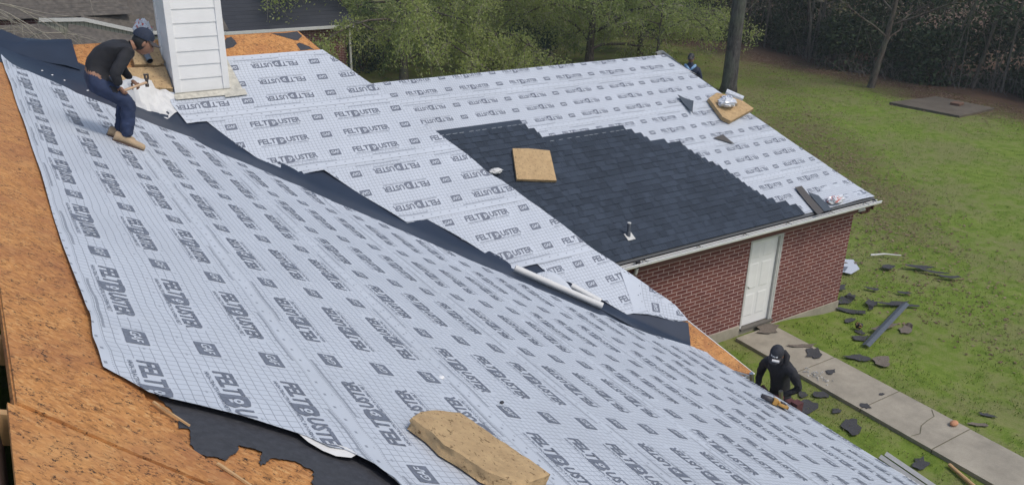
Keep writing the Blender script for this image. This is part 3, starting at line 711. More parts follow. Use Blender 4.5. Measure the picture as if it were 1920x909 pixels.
# door
q = MB(); q.box((dx0, Yw-.012, .06), (dx0+.055, Yw+.1, dz1)); q.box((dx1-.105, Yw-.012, .06), (dx1, Yw+.1, dz1)); q.box((dx0+.055, Yw-.012, dz1-.05), (dx1-.105, Yw+.1, dz1-.002)); q.box((dx1-.06, Yw-.022, .06), (dx1-.015, Yw-.013, dz1-.01))
dfr = q.build('door_frame', M_GREYWHITE, HOUSE, bevel=.004)
q = MB(); q.box((dx0+.058, Yw+.045, .10), (dx1-.108, Yw+.085, dz1-.053)); door = q.build('door', M_WHITE, HOUSE)
for (a, b) in ((.10, .40), (.49, .79)):
    for (z0, z1) in ((.22, .78), (.90, 1.52), (1.64, 1.96)):
        q = MB(); X0 = dx0+a; X1 = dx0+b; y = Yw+.044
        q.add([(X0, y, z0+.1), (X1, y, z0+.1), (X1, y, z1+.1), (X0, y, z1+.1), (X0+.03, y-.008, z0+.13), (X1-.03, y-.008, z0+.13), (X1-.03, y-.008, z1+.07), (X0+.03, y-.008, z1+.07)], [(0, 1, 5, 4), (1, 2, 6, 5), (2, 3, 7, 6), (3, 0, 4, 7), (4, 5, 6, 7)])
        q.build('door_panel', M_WHITE, door)
q = MB(); q.tube([(dx0+.12, Yw+.045, 1.08), (dx0+.12, Yw+.0, 1.08)], .014, 8); q.ball((dx0+.12, Yw-.015, 1.08), .028); q.build('handle', M_ALU, door, smooth=True)
q = MB(); q.box((dx0, Yw-.07, .04), (dx1, Yw+.05, .085)); q.build('threshold', M_OLDCONC, door)

# chimney with lap siding
CX0, CX1, CY0, CY1 = 2.20, 2.94, 12.10, 12.82; cb = 6.31
q = MB(); q.box((CX0+.018, CY0+.018, 5.9), (CX1-.018, CY1-.018, 10.3)); chim = q.build('chimney', M_WHITE, HOUSE)
q = MB(); z = cb
while z < 10.2:
    z1 = z+.188; y = CY0+.018
    q.add([(CX0+.02, y-.014, z), (CX1-.02, y-.014, z), (CX1-.02, y-.002, z1), (CX0+.02, y-.002, z1), (CX0+.02, y, z), (CX1-.02, y, z)], [(0, 1, 2, 3), (4, 5, 1, 0)])
    x = CX0+.018; q.add([(x-.014, CY1-.02, z), (x-.014, CY0+.02, z), (x-.002, CY0+.02, z1), (x-.002, CY1-.02, z1), (x, CY1-.02, z), (x, CY0+.02, z)], [(0, 1, 2, 3), (4, 5, 1, 0)])
    x = CX1-.018; q.add([(x+.014, CY0+.02, z), (x+.014, CY1-.02, z), (x+.002, CY1-.02, z1), (x+.002, CY0+.02, z1), (x, CY0+.02, z), (x, CY1-.02, z)], [(0, 1, 2, 3), (4, 5, 1, 0)])
    z = z1
q.build('lap_siding', M_WHITE, chim)
for (a, b, c_, d_) in ((CX0-.004, CY0-.004, CX0+.085, CY0+.016), (CX1-.085, CY0-.004, CX1+.004, CY0+.016), (CX0-.004, CY0+.017, CX0+.016, CY0+.085), (CX0-.004, CY1-.085, CX0+.016, CY1+.004), (CX1-.016, CY0+.017, CX1+.004, CY0+.085), (CX1-.016, CY1-.085, CX1+.004, CY1+.004)):
    q = MB(); q.box((a, b, cb-.005), (c_, d_, 10.3)); q.build('corner_trim', M_WHITE, chim, bevel=.003)
q = MB()
fl0 = [(CX0-.03, CY0-.10), (CX1+.17, CY0-.10), (CX1+.17, CY0+.0), (CX1+.03, CY0+.03), (CX1+.0, CY0-.006), (CX0-.03, CY0-.006)]
q.prism([PX('B', x, y, .045+.012*math.sin(x*9)) for x, y in fl0], .004)
q.add([(CX0-.012, CY0-.012, cb-.10), (CX1+.012, CY0-.012, cb-.10), (CX1+.012, CY0-.010, cb+.012), (CX0-.012, CY0-.010, cb+.012)], [(0, 1, 2, 3)])
q.prism([PX('B', x, y, .045) for x, y in [(CX1+.006, CY0), (CX1+.17, CY0), (CX1+.13, CY1), (CX1+.006, CY1)]], .004)
q.prism([PX('B', x, y, .055) for x, y in [(CX0+.62, CY0-.14), (CX1+.20, CY0-.13), (CX1+.20, CY0-.02), (CX0+.65, CY0-.07)]], .003)
q.build('flashing', M_BEIGEMETAL, chim)
q = MB(); q.box((CX0-.05, CY0-.05, 10.3), (CX1+.05, CY1+.05, 10.42)); q.build('chimney_cap', M_ALU, chim)

# ------------------------------------------------------------------ neighbour's house beyond the ridge
NB = empty('neighbour_house', (5, 42, -.3), 'low brown-roofed neighbouring house behind the ridge, brick wall and white gutter', 'house')
def nslab(name, poly, mat, th=.06): q = MB(); q.prism(poly, th); return q.build(name, mat, NB)
yn = 42.0; tn = math.tan(R(24))
def nz(y, z0=2.62): return z0+(y-41.6)*tn
# main roof with shingle courses modelled as steps
def course_roof(name, x0, x1, y0, y1, z0, t, mat, parent, ex_=.32):
    q = MB(); y = y0; k = 0
    while y < y1:
        ya = min(y+ex_, y1); x = x0
        while x < x1:
            xb = min(x1, x+rnd.uniform(.5, 1.1))
            q.add([(x, y, z0+(y-y0)*t+.009), (xb, y, z0+(y-y0)*t+.009), (xb, ya, z0+(ya-y0)*t), (x, ya, z0+(ya-y0)*t), (x, y, z0+(y-y0)*t-.005), (xb, y, z0+(y-y0)*t-.005)], [(0, 1, 2, 3), (4, 5, 1, 0)]); x = xb
        y = ya
    return q.build(name, mat, parent)
course_roof('roof', 6.2, 16.9, 41.6, 50, 2.72, tn, M_DARKSHING, NB)
course_roof('roof', -14, 6.2, 41.9, 50, 3.72, tn, M_OLDSHING, NB)
nslab('roof_backing', [(-14, 41.7, 2.6), (16.9, 41.7, 2.6), (16.9, 50, 6.3), (-14, 50, 6.3)], M_OLDSHING)
nslab('roof_slope', [(16.9, 50, 6.35), (16.9, 58.4, 2.6), (-14, 58.4, 2.6), (-14, 50, 6.35)], M_OLDSHING)
# cross slope between gutter height and the raised front
nslab('roof_slope', [(4.1, 41.75, 3.70), (6.6, 41.72, 2.98), (10.4, 41.7, 2.78), (10.4, 43.5, 3.6), (6, 46, 4.9)], M_OLDSHING)
q = MB(); q.box((10.2, 41.5, 2.58), (16.7, 41.62, 2.72)); q.build('gutter', M_GREYWHITE, NB)
q = MB(); q.box((16.45, 41.62, -.3), (16.55, 41.72, 2.6)); q.build('downspout', M_GREYWHITE, NB)
q = MB(); q.box((6, 41.95, -.4), (16.4, 42.1, 2.6)); q.box((16.25, 42.1, -.4), (16.4, 58, 2.6)); q.box((-13, 42.4, -.4), (6, 42.55, 3.6)); q.box((-13, 57.8, -.4), (16.4, 58, 2.6)); q.box((-13.1, 42.5, -.4), (-13, 58, 2.6)); q.build('brick_wall', M_BRICK, NB)
M_SIDING = NT('pale_green_siding'); sp_ = M_SIDING.n('SeparateXYZ'); M_SIDING.put(sp_.inputs[0], M_SIDING.pos())
gr_ = M_SIDING.m('GREATER_THAN', M_SIDING.m('FRACT', M_SIDING.m('MULTIPLY', sp_.outputs[0], 6)), .16)
M_SIDING = M_SIDING.fin(M_SIDING.mix(gr_, (.13, .13, .10), (.30, .30, .235)), .7)
def fasc(p0, p1): q = MB(); d = Vector((0, 0, .16)); o_ = Vector((0, -.05, 0)); a, b = Vector(p0), Vector(p1); q.add([a+o_, b+o_, b+o_+d, a+o_+d, a, b, b+d, a+d], [(0, 1, 2, 3), (3, 2, 6, 7), (4, 5, 1, 0)]); return q.build('fascia', M_GREYWHITE, NB)
fasc((2.45, 41.6, 3.60), (4.19, 41.6, 3.53)); fasc((4.19, 41.6, 3.53), (6.55, 41.6, 2.83)); fasc((6.55, 41.6, 2.83), (10.2, 41.58, 2.58))
nslab('gable_siding', [(2.4, 41.75, 2.0), (10.2, 41.75, 2.0), (10.2, 41.75, 2.58), (6.55, 41.75, 2.86), (4.19, 41.75, 3.56), (2.4, 41.75, 3.62)][::-1], M_SIDING)
# lower wings in front of the gable
nslab('wing_roof', [(2.45, 41.2, 3.52), (-14, 41.2, 3.6), (-14, 35.5, .9), (6.1, 36.6, 1.3), (4.9, 39.3, 2.42)][::-1], M_OLDSHING)
nslab('porch_roof', [(3.55, 41.5, 3.42), (3.3, 40.4, 3.05), (5.3, 39.2, 2.35), (7.6, 41.5, 2.35)][::-1], M_OLDSHING)
q = MB(); q.box((-13, 36.3, -.4), (5.4, 36.45, 1.1)); q.box((5.2, 36.45, -.4), (5.35, 41.2, 2.0)); q.box((5.3, 39.9, -.4), (7.4, 40.0, 2.2)); q.build('wing_wall', M_SIDING, NB)

# ------------------------------------------------------------------ trees and vegetation
def cloud(name, C, size, mat, parent=None, aspect=2.0, droop=.5, seed=0, up=None, flat=False):
    """many small leaf-shaped faces"""
    g = np.random.default_rng(seed); n = len(C); C = np.asarray(C, float)
    d = g.normal(size=(n, 3)); d[:, 2] -= droop; d /= np.linalg.norm(d, axis=1)[:, None]
    if up is not None: d = g.normal(size=(n, 3))*.5+np.array(up); d /= np.linalg.norm(d, axis=1)[:, None]
    if flat: d[:, 2] *= .2
    e = np.cross(d, [0, 0, 1.])+g.normal(size=(n, 3))*.2 if flat else np.cross(d, g.normal(size=(n, 3))); e /= np.linalg.norm(e, axis=1)[:, None]
    s = (size*g.uniform(.55, 1.45, n))[:, None]
    V = np.stack([C-d*s*.5, C+e*s*.5/aspect, C+d*s*.5, C-e*s*.5/aspect], 1).reshape(-1, 3)
    me = bpy.data.meshes.new(name); me.vertices.add(4*n); me.vertices.foreach_set('co', V.ravel())
    me.loops.add(4*n); me.loops.foreach_set('vertex_index', np.arange(4*n)); me.polygons.add(n)
    me.polygons.foreach_set('loop_start', np.arange(0, 4*n, 4)); me.materials.append(mat); me.update(calc_edges=True); me.validate()
    return link(name, me, parent)
def grow(base, height, spread, seed, limbs=8, droop=.5, lean=(0, 0), sub=5, twig=4, first=.3, trad=.2, tw_len=1.2):
    """trunk, limbs, branches and hanging twigs as poly-lines; returns (lines with radii, twig lines)"""
    g = random.Random(seed); B = Vector(base); lines = []; twigs = []
    tp = [B+Vector((lean[0]*t+g.uniform(-.06, .06)*height*.12, lean[1]*t+g.uniform(-.06, .06)*height*.12, height*t)) if t else B-Vector((0, 0, .15)) for t in (0, .12, .3, .5, .7, .88)]
    lines.append((tp, [trad*1.35, trad, trad*.82, trad*.6, trad*.35, trad*.15]))
    for i in range(limbs):
        t = first+(.88-first)*(i+.5)/limbs; k = min(int(t*5), 4); p = tp[k].lerp(tp[k+1], t*5-k) if k < 5 else tp[-1]
        a = i*2.399+g.uniform(-.4, .4); L = spread*(1-.45*(t-first))*g.uniform(.75, 1.1); q = [p]; dz = g.uniform(.35, .9)
        for j in range(1, 7):
            f = j/6; q.append(p+Vector((math.cos(a), math.sin(a), 0))*L*f+Vector((g.uniform(-.12, .12)*L*.5, g.uniform(-.12, .12)*L*.5, L*(dz*f-droop*1.2*f*f))))
        r0 = trad*.42*(1-.5*(t-first)); lines.append((q, [r0*(1-.82*j/6) for j in range(7)]))
        for m_ in range(sub):
            f = g.uniform(.25, 1); j = min(int(f*6), 5); s = q[j].lerp(q[j+1], f*6-j); a2 = a+g.uniform(-1.3, 1.3); l2 = L*g.uniform(.22, .42); w_ = [s]
            for jj in range(1, 5):
                ff = jj/4; w_.append(s+Vector((math.cos(a2), math.sin(a2), 0))*l2*ff+Vector((g.uniform(-.1, .1), g.uniform(-.1, .1), l2*(.30*ff-droop*1.1*ff*ff))))
            lines.append((w_, [r0*.33*(1-.75*jj/4) for jj in range(5)]))
            for n_ in range(twig):
                f2 = g.uniform(.2, 1); j2 = min(int(f2*4), 3); s2 = w_[j2].lerp(w_[j2+1], f2*4-j2); a3 = g.uniform(0, 6.28); l3 = tw_len*g.uniform(.5, 1.2)
                tw = [s2+Vector((math.cos(a3)*l3*ff*.55, math.sin(a3)*l3*ff*.55, l3*(.1*ff-droop*1.4*ff*ff))) for ff in (0, .33, .66, 1)]
                twigs.append(tw)
    return lines, twigs
def tree(name, label, base, height, spread, seed, leafmat=None, leaf=.13, per=14, scatter=.22, group=None, cat='tree', bark=None, twr=.012, **k):
    lines, twigs = grow(base, height, spread, seed, **k)
    T = empty(name, base, label, cat, group)
    mb = MB()
    for i, (p, r) in enumerate(lines): mb.tube(p, r, 9 if i == 0 else 5, cap=False)
    for tw in twigs: mb.tube(tw, [twr, twr*.8, twr*.6, twr*.3], 3, 1, cap=False)
    mb.build('trunk', [bark or M_BARK, M_PALETWIG if leafmat == M_LEAF else M_TWIG], T, smooth=True)
    if leafmat:
        g = np.random.default_rng(seed+5); C = []
        A = np.array([[tuple(p) for p in tw] for tw in twigs])
        n = len(A)*per; ti = g.integers(0, len(A), n); f = g.uniform(0, 2.999, n); j = f.astype(int); fr = (f-j)[:, None]
        C = A[ti, j]*(1-fr)+A[ti, j+1]*fr+g.normal(size=(n, 3))*scatter
        C = C[C[:, 2] > base[2]+.12]
        cloud('crown', C, leaf, leafmat, T, aspect=1.9, droop=.8, seed=seed)
    return T
GT = 'leafy trees behind the wing roof'
tree('leafy_tree', 'drooping pale green tree with forked trunk right behind the middle of the wing ridge', (23.9, 41.3, -.4), 8.5, 7.5, 11, M_LEAF, per=62, droop=.62, limbs=12, sub=8, twig=6, first=.12, trad=.26, tw_len=1.9, group=GT)
tree('leafy_tree', 'green tree hanging over the right end of the neighbouring house', (19.0, 40.5, -.4), 8.8, 7.2, 12, M_LEAF, per=62, droop=.60, limbs=12, sub=8, twig=6, first=.2, trad=.22, tw_len=1.6, group=GT)
tree('leafy_tree', 'light green spreading tree behind the far right end of the wing ridge', (31.0, 40.0, -.4), 9, 8.2, 23, M_LEAF, per=62, droop=.60, limbs=12, sub=8, twig=6, first=.16, trad=.24, tw_len=1.7, group=GT)
tree('leafy_tree', 'bushy green tree left of the pine trunk', (34.8, 39.8, -.4), 8, 6.2, 31, M_LEAF, per=40, droop=.5, limbs=11, sub=8, twig=6, first=.22, trad=.18, tw_len=1.3, group=GT)
tree('leafy_tree', 'darker green tree furthest back behind the pale trees', (27.0, 50.0, -.4), 11, 9.0, 41, M_LEAF2, per=48, leaf=.17, droop=.55, limbs=12, sub=8, twig=6, first=.12, trad=.3, tw_len=1.8, group=GT)
tree('leafy_tree', 'dark green tree beside the back corner of the neighbouring house', (20.0, 52.0, -.4), 11, 8.5, 43, M_LEAF2, per=48, leaf=.17, droop=.55, limbs=12, sub=8, twig=6, first=.12, trad=.3, tw_len=1.8, group=GT)
tree('leafy_tree', 'dark green tree standing back between the pale trees and the wood', (38.5, 48.0, -.4), 11, 8.5, 47, M_LEAF2, per=48, leaf=.17, droop=.55, limbs=12, sub=8, twig=6, first=.12, trad=.3, tw_len=1.8, group=GT)
# bush
g_ = np.random.default_rng(4)
def bush(name, label, c, r, n, mat, leaf=.14, cat='bush', group=None):
    T = empty(name, (c[0], c[1], gz(c[0])), label, cat, group); P = g_.normal(size=(n, 3)); P /= np.linalg.norm(P, axis=1)[:, None]
    P *= (g_.uniform(.35, 1, n)**.5)[:, None]*(1+.25*np.sin(P[:, :1]*7+c[0])*np.cos(P[:, 1:2]*5)); P = P*np.array(r)+np.array(c); P = P[P[:, 2] > gz(c[0])]
    mb = MB()
    for i in range(7):
        a = i*.9; mb.tube([(c[0], c[1], gz(c[0])-.1), (c[0]+math.cos(a)*r[0]*.3, c[1]+math.sin(a)*r[1]*.3, c[2]), (c[0]+math.cos(a)*r[0]*.7, c[1]+math.sin(a)*r[1]*.7, c[2]+r[2]*.5)], [.04, .025, .008], 4)
    mb.build('stems', M_BARK, T); cloud('foliage', P, leaf, mat, T, seed=n); return T
bush('evergreen_bush', 'dark blue-green bush right of the forked tree trunk', (27.4, 42.0, .8), (2.4, 1.6, 1.5), 5000, M_BUSH)
bush('evergreen_bush', 'small bluish bush at the left end of the wing ridge near the house corner', (18.3, 44.5, .6), (1.5, 1.2, 1.7), 2500, M_BUSH)
# pine trunk by the far hip
T = empty('pine_tree', (33.3, 30.8, -.4), 'thick straight dark tree trunk behind the far right hip of the wing roof', 'tree')
mb = MB(); pts = [(33.3, 30.8, -.5), (33.31, 30.8, .1), (33.36, 30.85, 3), (33.5, 30.9, 8), (33.55, 31, 14), (33.6, 31, 20)]; mb.tube(pts, [.52, .40, .355, .33, .26, .1], 16)
for i in range(14):
    a = i*2.4; z = 8.5+i*.8; mb.tube([(33.5, 30.9, z), (33.5+math.cos(a)*1.6, 30.9+math.sin(a)*1.6, z+.3), (33.5+math.cos(a)*3.2, 30.9+math.sin(a)*3.2, z-.1)], [.09, .05, .02], 5)
M_PINEBARK = bark('dark_pine_bark', (.075, .070, .068))
mb.build('trunk', M_PINEBARK, T, smooth=True)
C = np.vstack([g_.normal(size=(500, 3))*(.8, .8, .3)+(33.5+math.cos(i*2.4)*2.6, 30.9+math.sin(i*2.4)*2.6, 8.6+i*.8) for i in range(14)])
cloud('crown', C, .30, M_LEAF2, T, seed=77, aspect=4)
tree('young_tree', 'small pale-leaved tree in front of the thick pine trunk', (31.2, 34.2, -.4), 5.5, 3.4, 51, M_LEAF, per=16, droop=.35, limbs=8, sub=5, twig=4, first=.45, trad=.09, tw_len=.9)
# bare tree on the lawn edge
tree('bare_tree', 'leaning bare grey tree at the edge of the lawn with withered leaves left of it', (41.3, 27.9, -.42), 11, 6.5, 63, M_TANLEAF, leaf=.18, per=3, scatter=.10, limbs=10, sub=7, twig=5, first=.26, droop=.12, lean=(1.4, -.5), trad=.17, tw_len=1.2, twr=.014)
tree('bare_tree', 'bare branchy oak with tan withered leaves hanging before the dark wood', (46.8, 36.0, -.42), 10, 8.5, 67, M_TANLEAF, leaf=.16, per=1, scatter=.14, limbs=11, sub=8, twig=6, first=.42, droop=.60, trad=.14, tw_len=1.4, twr=.015, bark=M_TWIG)
T = empty('bare_tree', (-2.4, 24.6, -.3), 'thin pale branches of a leafless tree over the roof of the neighbouring house', 'tree')
mb = MB(); mb.tube([(-2.4, 24.6, -.5), (-2.4, 24.6, 1.5), (-2.3, 24.5, 4), (-2.0, 24.3, 6.5), (-1.7, 24.2, 8.5)], [.16, .13, .11, .08, .03], 9)
g7 = random.Random(77)
def bough(p, d, L, r, depth):
    pts = [p]; q = p.copy(); dd = d.copy()
    for k in range(6):
        dd = (dd+Vector((g7.uniform(-.22, .22), g7.uniform(-.22, .22), g7.uniform(-.28, .12)))).normalized(); q = q+dd*L/6; pts.append(q.copy())
    mb.tube(pts, [r*(1-.8*k/6) for k in range(7)], 4, 1, cap=False)
    if depth:
        for k in range(7):
            i = g7.randint(1, 5); bough(pts[i], (dd+Vector((g7.uniform(-1, 1), g7.uniform(-1, 1), g7.uniform(-.7, .6)))).normalized(), L*g7.uniform(.35, .6), r*.45, depth-1)
for (z, dx, dz, L) in ((5.2, 1, .22, 3.6), (5.9, 1, .05, 4.4), (6.4, 1, -.06, 4.6), (4.9, 1, .30, 3.0), (6.9, 1, -.10, 5.0), (6.0, -1, .2, 3), (7.2, -1, .2, 3), (7.6, .6, .5, 2.6)):
    bough(Vector((-2.1, 24.4, z)), Vector((dx, g7.uniform(-.25, .15), dz)).normalized(), L, .030, 2)
mb.build('trunk', [M_BARK, M_PALETWIG], T, smooth=True)
# slim trunks at the front of the wood
GW = 'slim trees at the front of the wood'
for i, (x, y, h, ln, lab) in enumerate([(46.6, 25.2, 11, (1.4, -.8), 'slim pale trunk in the wood behind the concrete pad'), (47.5, 21.0, 12, (-.8, -.6), 'curving bare trunk of the wood near the right edge of the picture'),
     (48.0, 31.0, 12, (.5, .4), 'slim dark trunk of the wood right of the leaning bare tree'), (47.0, 37.0, 12, (-.5, .8), 'slim trunk of the wood left of the leaning bare tree'), (46.5, 42.0, 12, (.2, -.5), 'slim trunk of the wood right of the pine')]):
    tree('woodland_tree', lab, (x, y, -.42), h, 4.5, 80+i, M_WOODS, leaf=.28, per=9, scatter=.3, limbs=8, sub=5, twig=4, first=.3, droop=.15, lean=ln, trad=.10, tw_len=1.1, twr=.014, group=GW)
# the wood itself: one dark mass of undergrowth, leaves and stems
g_ = np.random.default_rng(9); n = 300000
D = g_.gamma(1.3, 3.2, n); Y = g_.uniform(2, 92, n); Xe = 45.3-.0*Y+1.4*np.sin(Y*.35)+.8*np.sin(Y*1.1)
Z = g_.beta(1.0, 1.5, n)*np.minimum(9, 2.2+D*1.8)-.35
dens = np.sin(Y*.9+Z*1.3)+np.sin(Z*2.1+Y*.31+D*.5)+g_.normal(size=n)*.9
k = dens > -.6; C = np.stack([Xe+D, Y, Z], 1)[k]
wd = cloud('woods', C, .24, M_WOODS, None, aspect=1.8, droop=.3, seed=5); tag(wd, 'dark dense wood with leafless undergrowth closing off the lawn', 'woods', kind='stuff')
mb = MB()
for i in range(420):
    y = rnd.uniform(4, 88); x = 45.4+1.4*math.sin(y*.35)+rnd.expovariate(.35); a = rnd.uniform(-.5, .5); b = rnd.uniform(-.6, .6); h = rnd.uniform(1.2, 5)
    mb.tube([(x, y, -.4), (x+a*h*.3, y+b*h*.3, h*.5-.3), (x+a*h, y+b*h, h)], [rnd.uniform(.012, .05), .018, .006], 4, cap=False)
for i in range(150):
    y = rnd.uniform(6, 86); x = 45.0+1.4*math.sin(y*.35)+rnd.expovariate(.6); h = rnd.uniform(4, 9); a = rnd.uniform(-.18, .18); b = rnd.uniform(-.22, .22); r_ = rnd.uniform(.02, .075)
    mb.tube([(x, y, -.4), (x+a*h*.4, y+b*h*.3, h*.5-.3), (x+a*h, y+b*h, h)], [r_, r_*.8, r_*.5], 5, cap=False)
for i in range(700):
    y = rnd.uniform(8, 70); x = 44.6+1.4*math.sin(y*.35)+rnd.random()*1.8; a = rnd.uniform(-1, 1); L = rnd.uniform(.5, 2.2)
    mb.tube([(x, y, -.35), (x+rnd.uniform(-.4, .4), y+a*L*.5, rnd.uniform(.1, .7)), (x+rnd.uniform(-.6, .6), y+a*L, rnd.uniform(-.3, 1.0))], [.012, .012, .005], 3, cap=False)
tag(mb.build('undergrowth', M_TWIG), 'tangle of bare stems and fallen sticks along the front of the wood', 'undergrowth', kind='stuff')
q = MB(); q.tube([(44.3, 31.5, -.2), (44.5, 30.6, -.22)], [.10, .09], 9); tag(q.build('fallen_log', M_TWIG), 'short pale log lying at the edge of the wood', 'log')

# grass and litter
n = 170000; U_ = g_.random(n); X = 8.2+36*U_**1.35; Y = g_.uniform(-4, 36, n)
Y = np.where(X > 20, Y, g_.uniform(-4, 16, n))
ok = ~((X > 13.0) & (X < 14.31) & (Y < 11.0)) & ~((X < 17.1) & (Y > 10.9)) & ~((X > 38.3) & (X < 42.5) & (Y > 21.2) & (Y < 25))
X, Y = X[ok], Y[ok]; Zg = np.array([gz(x) for x in X])
nn_ = np.array([noise.noise(Vector((x*.55, y*.55, 3)))+.6*noise.noise(Vector((x*1.9, y*1.9, 8))) for x, y in zip(X, Y)])
k = nn_ > -.25; C = np.stack([X, Y, Zg+.03+.02*(X > 17)], 1)[k]
tag(cloud('grass', C, .05, M_BLADE, None, aspect=3.6, seed=3, up=(0, 0, .9)), 'short patchy lawn grass around the garage wing', 'grass', kind='stuff')
n = 42000; Y = g_.uniform(8, 60, n); X = 44.2-g_.gamma(1.5, 1.3, n)+.6*np.sin(Y*.5)
X2 = g_.normal(27.5, 5.5, n); Y2 = 20+(X2-27.5)*1.2+g_.normal(0, 2.3, n); X = np.concatenate([X, X2[:9000], g_.uniform(18, 44, 5000)]); Y = np.concatenate([Y, Y2[:9000], g_.uniform(24, 44, 5000)])
ok = (X > 17.4); C = np.stack([X[ok], Y[ok], np.full(ok.sum(), -.285)], 1)
tag(cloud('leaf_litter', C, .085, M_DRYLEAF, None, aspect=1.5, seed=13, flat=True), 'brown fallen leaves scattered over the lawn and under the trees', 'leaves', kind='stuff')

M_PAD = concrete('leaf_stained_concrete', (.135, .115, .09), .8)
# concrete pad far out on the lawn with a brick on it
def slab(poly, z, th, m, name, parent=None, bevel=.01): q = MB(); q.prism([(x, y, z) for x, y in poly], th); return q.build(name, m, parent, bevel=bevel)
o = slab([(38.57, 24.83), (39.01, 21.36), (42.28, 21.5), (42.13, 24.52)], -.20, .35, M_PAD, 'concrete_pad'); tag(o, 'weathered dark concrete pad lying in the far lawn', 'concrete pad')
o = slab([(40.85, 23.0), (40.95, 22.55), (41.5, 22.65), (41.4, 23.1)], -.08, .12, plain('red_clay_block', (.16, .09, .06), .9, var=.3), 'clay_block'); tag(o, 'low reddish block lying on the far concrete pad', 'block')

# ------------------------------------------------------------------ people
M_SKIN = plain('skin', (.26, .135, .085), .55, var=.08); M_HAIR = plain('black_hair', (.012, .011, .011), .6)
M_SHIRT = plain('black_shirt', (.016, .017, .022), .85, var=.3, sc_=6, bump=.4); M_JEANS = plain('navy_jeans', (.022, .036, .085), .85, var=.35, sc_=7, bump=.5)
M_TANSHOE = plain('tan_leather', (.40, .29, .18), .7); M_SOLE = plain('brown_sole', (.07, .035, .028), .7)
M_NAVY = plain('navy_cloth', (.014, .022, .045), .8, var=.25, sc_=8); M_LBLUE = plain('light_blue_cloth', (.20, .34, .52), .8)
M_REDBROWN = plain('red_brown_trousers', (.10, .035, .038), .85, var=.3); M_RED = plain('red_plastic', (.50, .05, .035), .5); M_REDGLOVE = plain('red_glove', (.22, .03, .035), .7)
M_PRINT = plain('white_print', (.62, .62, .62), .7); M_PINK = plain('pale_red_print', (.42, .18, .17), .8); M_BILL = plain('worn_brim', (.05, .045, .05), .8, var=.5)
def skin_graph(nodes, edges, sub=2):
    """nodes: name -> (pos, radius[, radius2]); grows one continuous surface with the skin modifier"""
    nm = list(nodes); me = bpy.data.meshes.new('g'); me.from_pydata([tuple(nodes[k][0]) for k in nm], [(nm.index(a), nm.index(b)) for a, b in edges], [])
    o = bpy.data.objects.new('g', me); COL.objects.link(o); md = o.modifiers.new('s', 'SKIN'); md.use_smooth_shade = True
    sv = me.skin_vertices[0].data
    for i, k in enumerate(nm):
        r = nodes[k][1]; sv[i].radius = (r, nodes[k][2] if len(nodes[k]) > 2 else r); sv[i].use_root = (i == 0)
    sb_ = o.modifiers.new('u', 'SUBSURF'); sb_.levels = sub; sb_.render_levels = sub
    dg = bpy.context.evaluated_depsgraph_get(); m2 = bpy.data.meshes.new_from_object(o.evaluated_get(dg))
    v = [p.co.copy() for p in m2.vertices]; f = [tuple(p.vertices) for p in m2.polygons]
    bpy.data.objects.remove(o); bpy.data.meshes.remove(m2); bpy.data.meshes.remove(me); return v, f
def frame(fwd, up):
    f = Vector(fwd).normalized(); u = Vector(up); u = (u-f*u.dot(f)).normalized(); r = u.cross(f)   # x fwd, y left(ish), z up
    return Matrix((f, r, u)).transposed()
def head(mb, c, fwd, up, ms, mh):
    """head with jaw, nose, ears, eyes, brows and mouth; x forward, z up"""
    M = frame(fwd, up); c = Vector(c); v = []; f = []; nu, nv = 20, 14
    for i in range(nv+1):
        t = math.pi*i/nv
        for j in range(nu):
            a = 2*math.pi*j/nu; x, y, z = math.sin(t)*math.cos(a), math.sin(t)*math.sin(a), math.cos(t)
            jaw = max(0, -z); X = .094*x*(1-.10*jaw)+(.014*jaw if x > 0 else -.012*jaw*x*x); Y = .074*y*(1-.32*jaw**1.5); Z = .115*z
            if x > .8 and -.45 < z < .15 and abs(y) < .35: X += .020*(1-abs(y)/.35)*(1-abs(z+.18)/.35 if abs(z+.18) < .35 else 0)
            if x > .6 and .02 < z < .25 and .15 < abs(y) < .6: X -= .008
            v.append(c+M @ Vector((X, Y, Z)))
    for i in range(nv):
        for j in range(nu): f.append((i*nu+j, (i+1)*nu+j, (i+1)*nu+(j+1) % nu, i*nu+(j+1) % nu))
    mb.add(v, f, ms)
    for s_ in (-1, 1):
        mb.ball(c+M @ Vector((-.005, s_*.077, -.008)), (.018, .009, .030), ms, 8, 6, M)
        mb.ball(c+M @ Vector((.082, s_*.030, .012)), (.008, .013, .006), mh, 8, 5, M)
        mb.ball(c+M @ Vector((.086, s_*.031, .030)), (.008, .018, .004), mh, 8, 5, M)
    mb.ball(c+M @ Vector((.092, 0, -.024)), (.018, .013, .014), ms, 8, 6, M)
    mb.ball(c+M @ Vector((.086, 0, -.060)), (.008, .022, .005), 5, 8, 5, M)
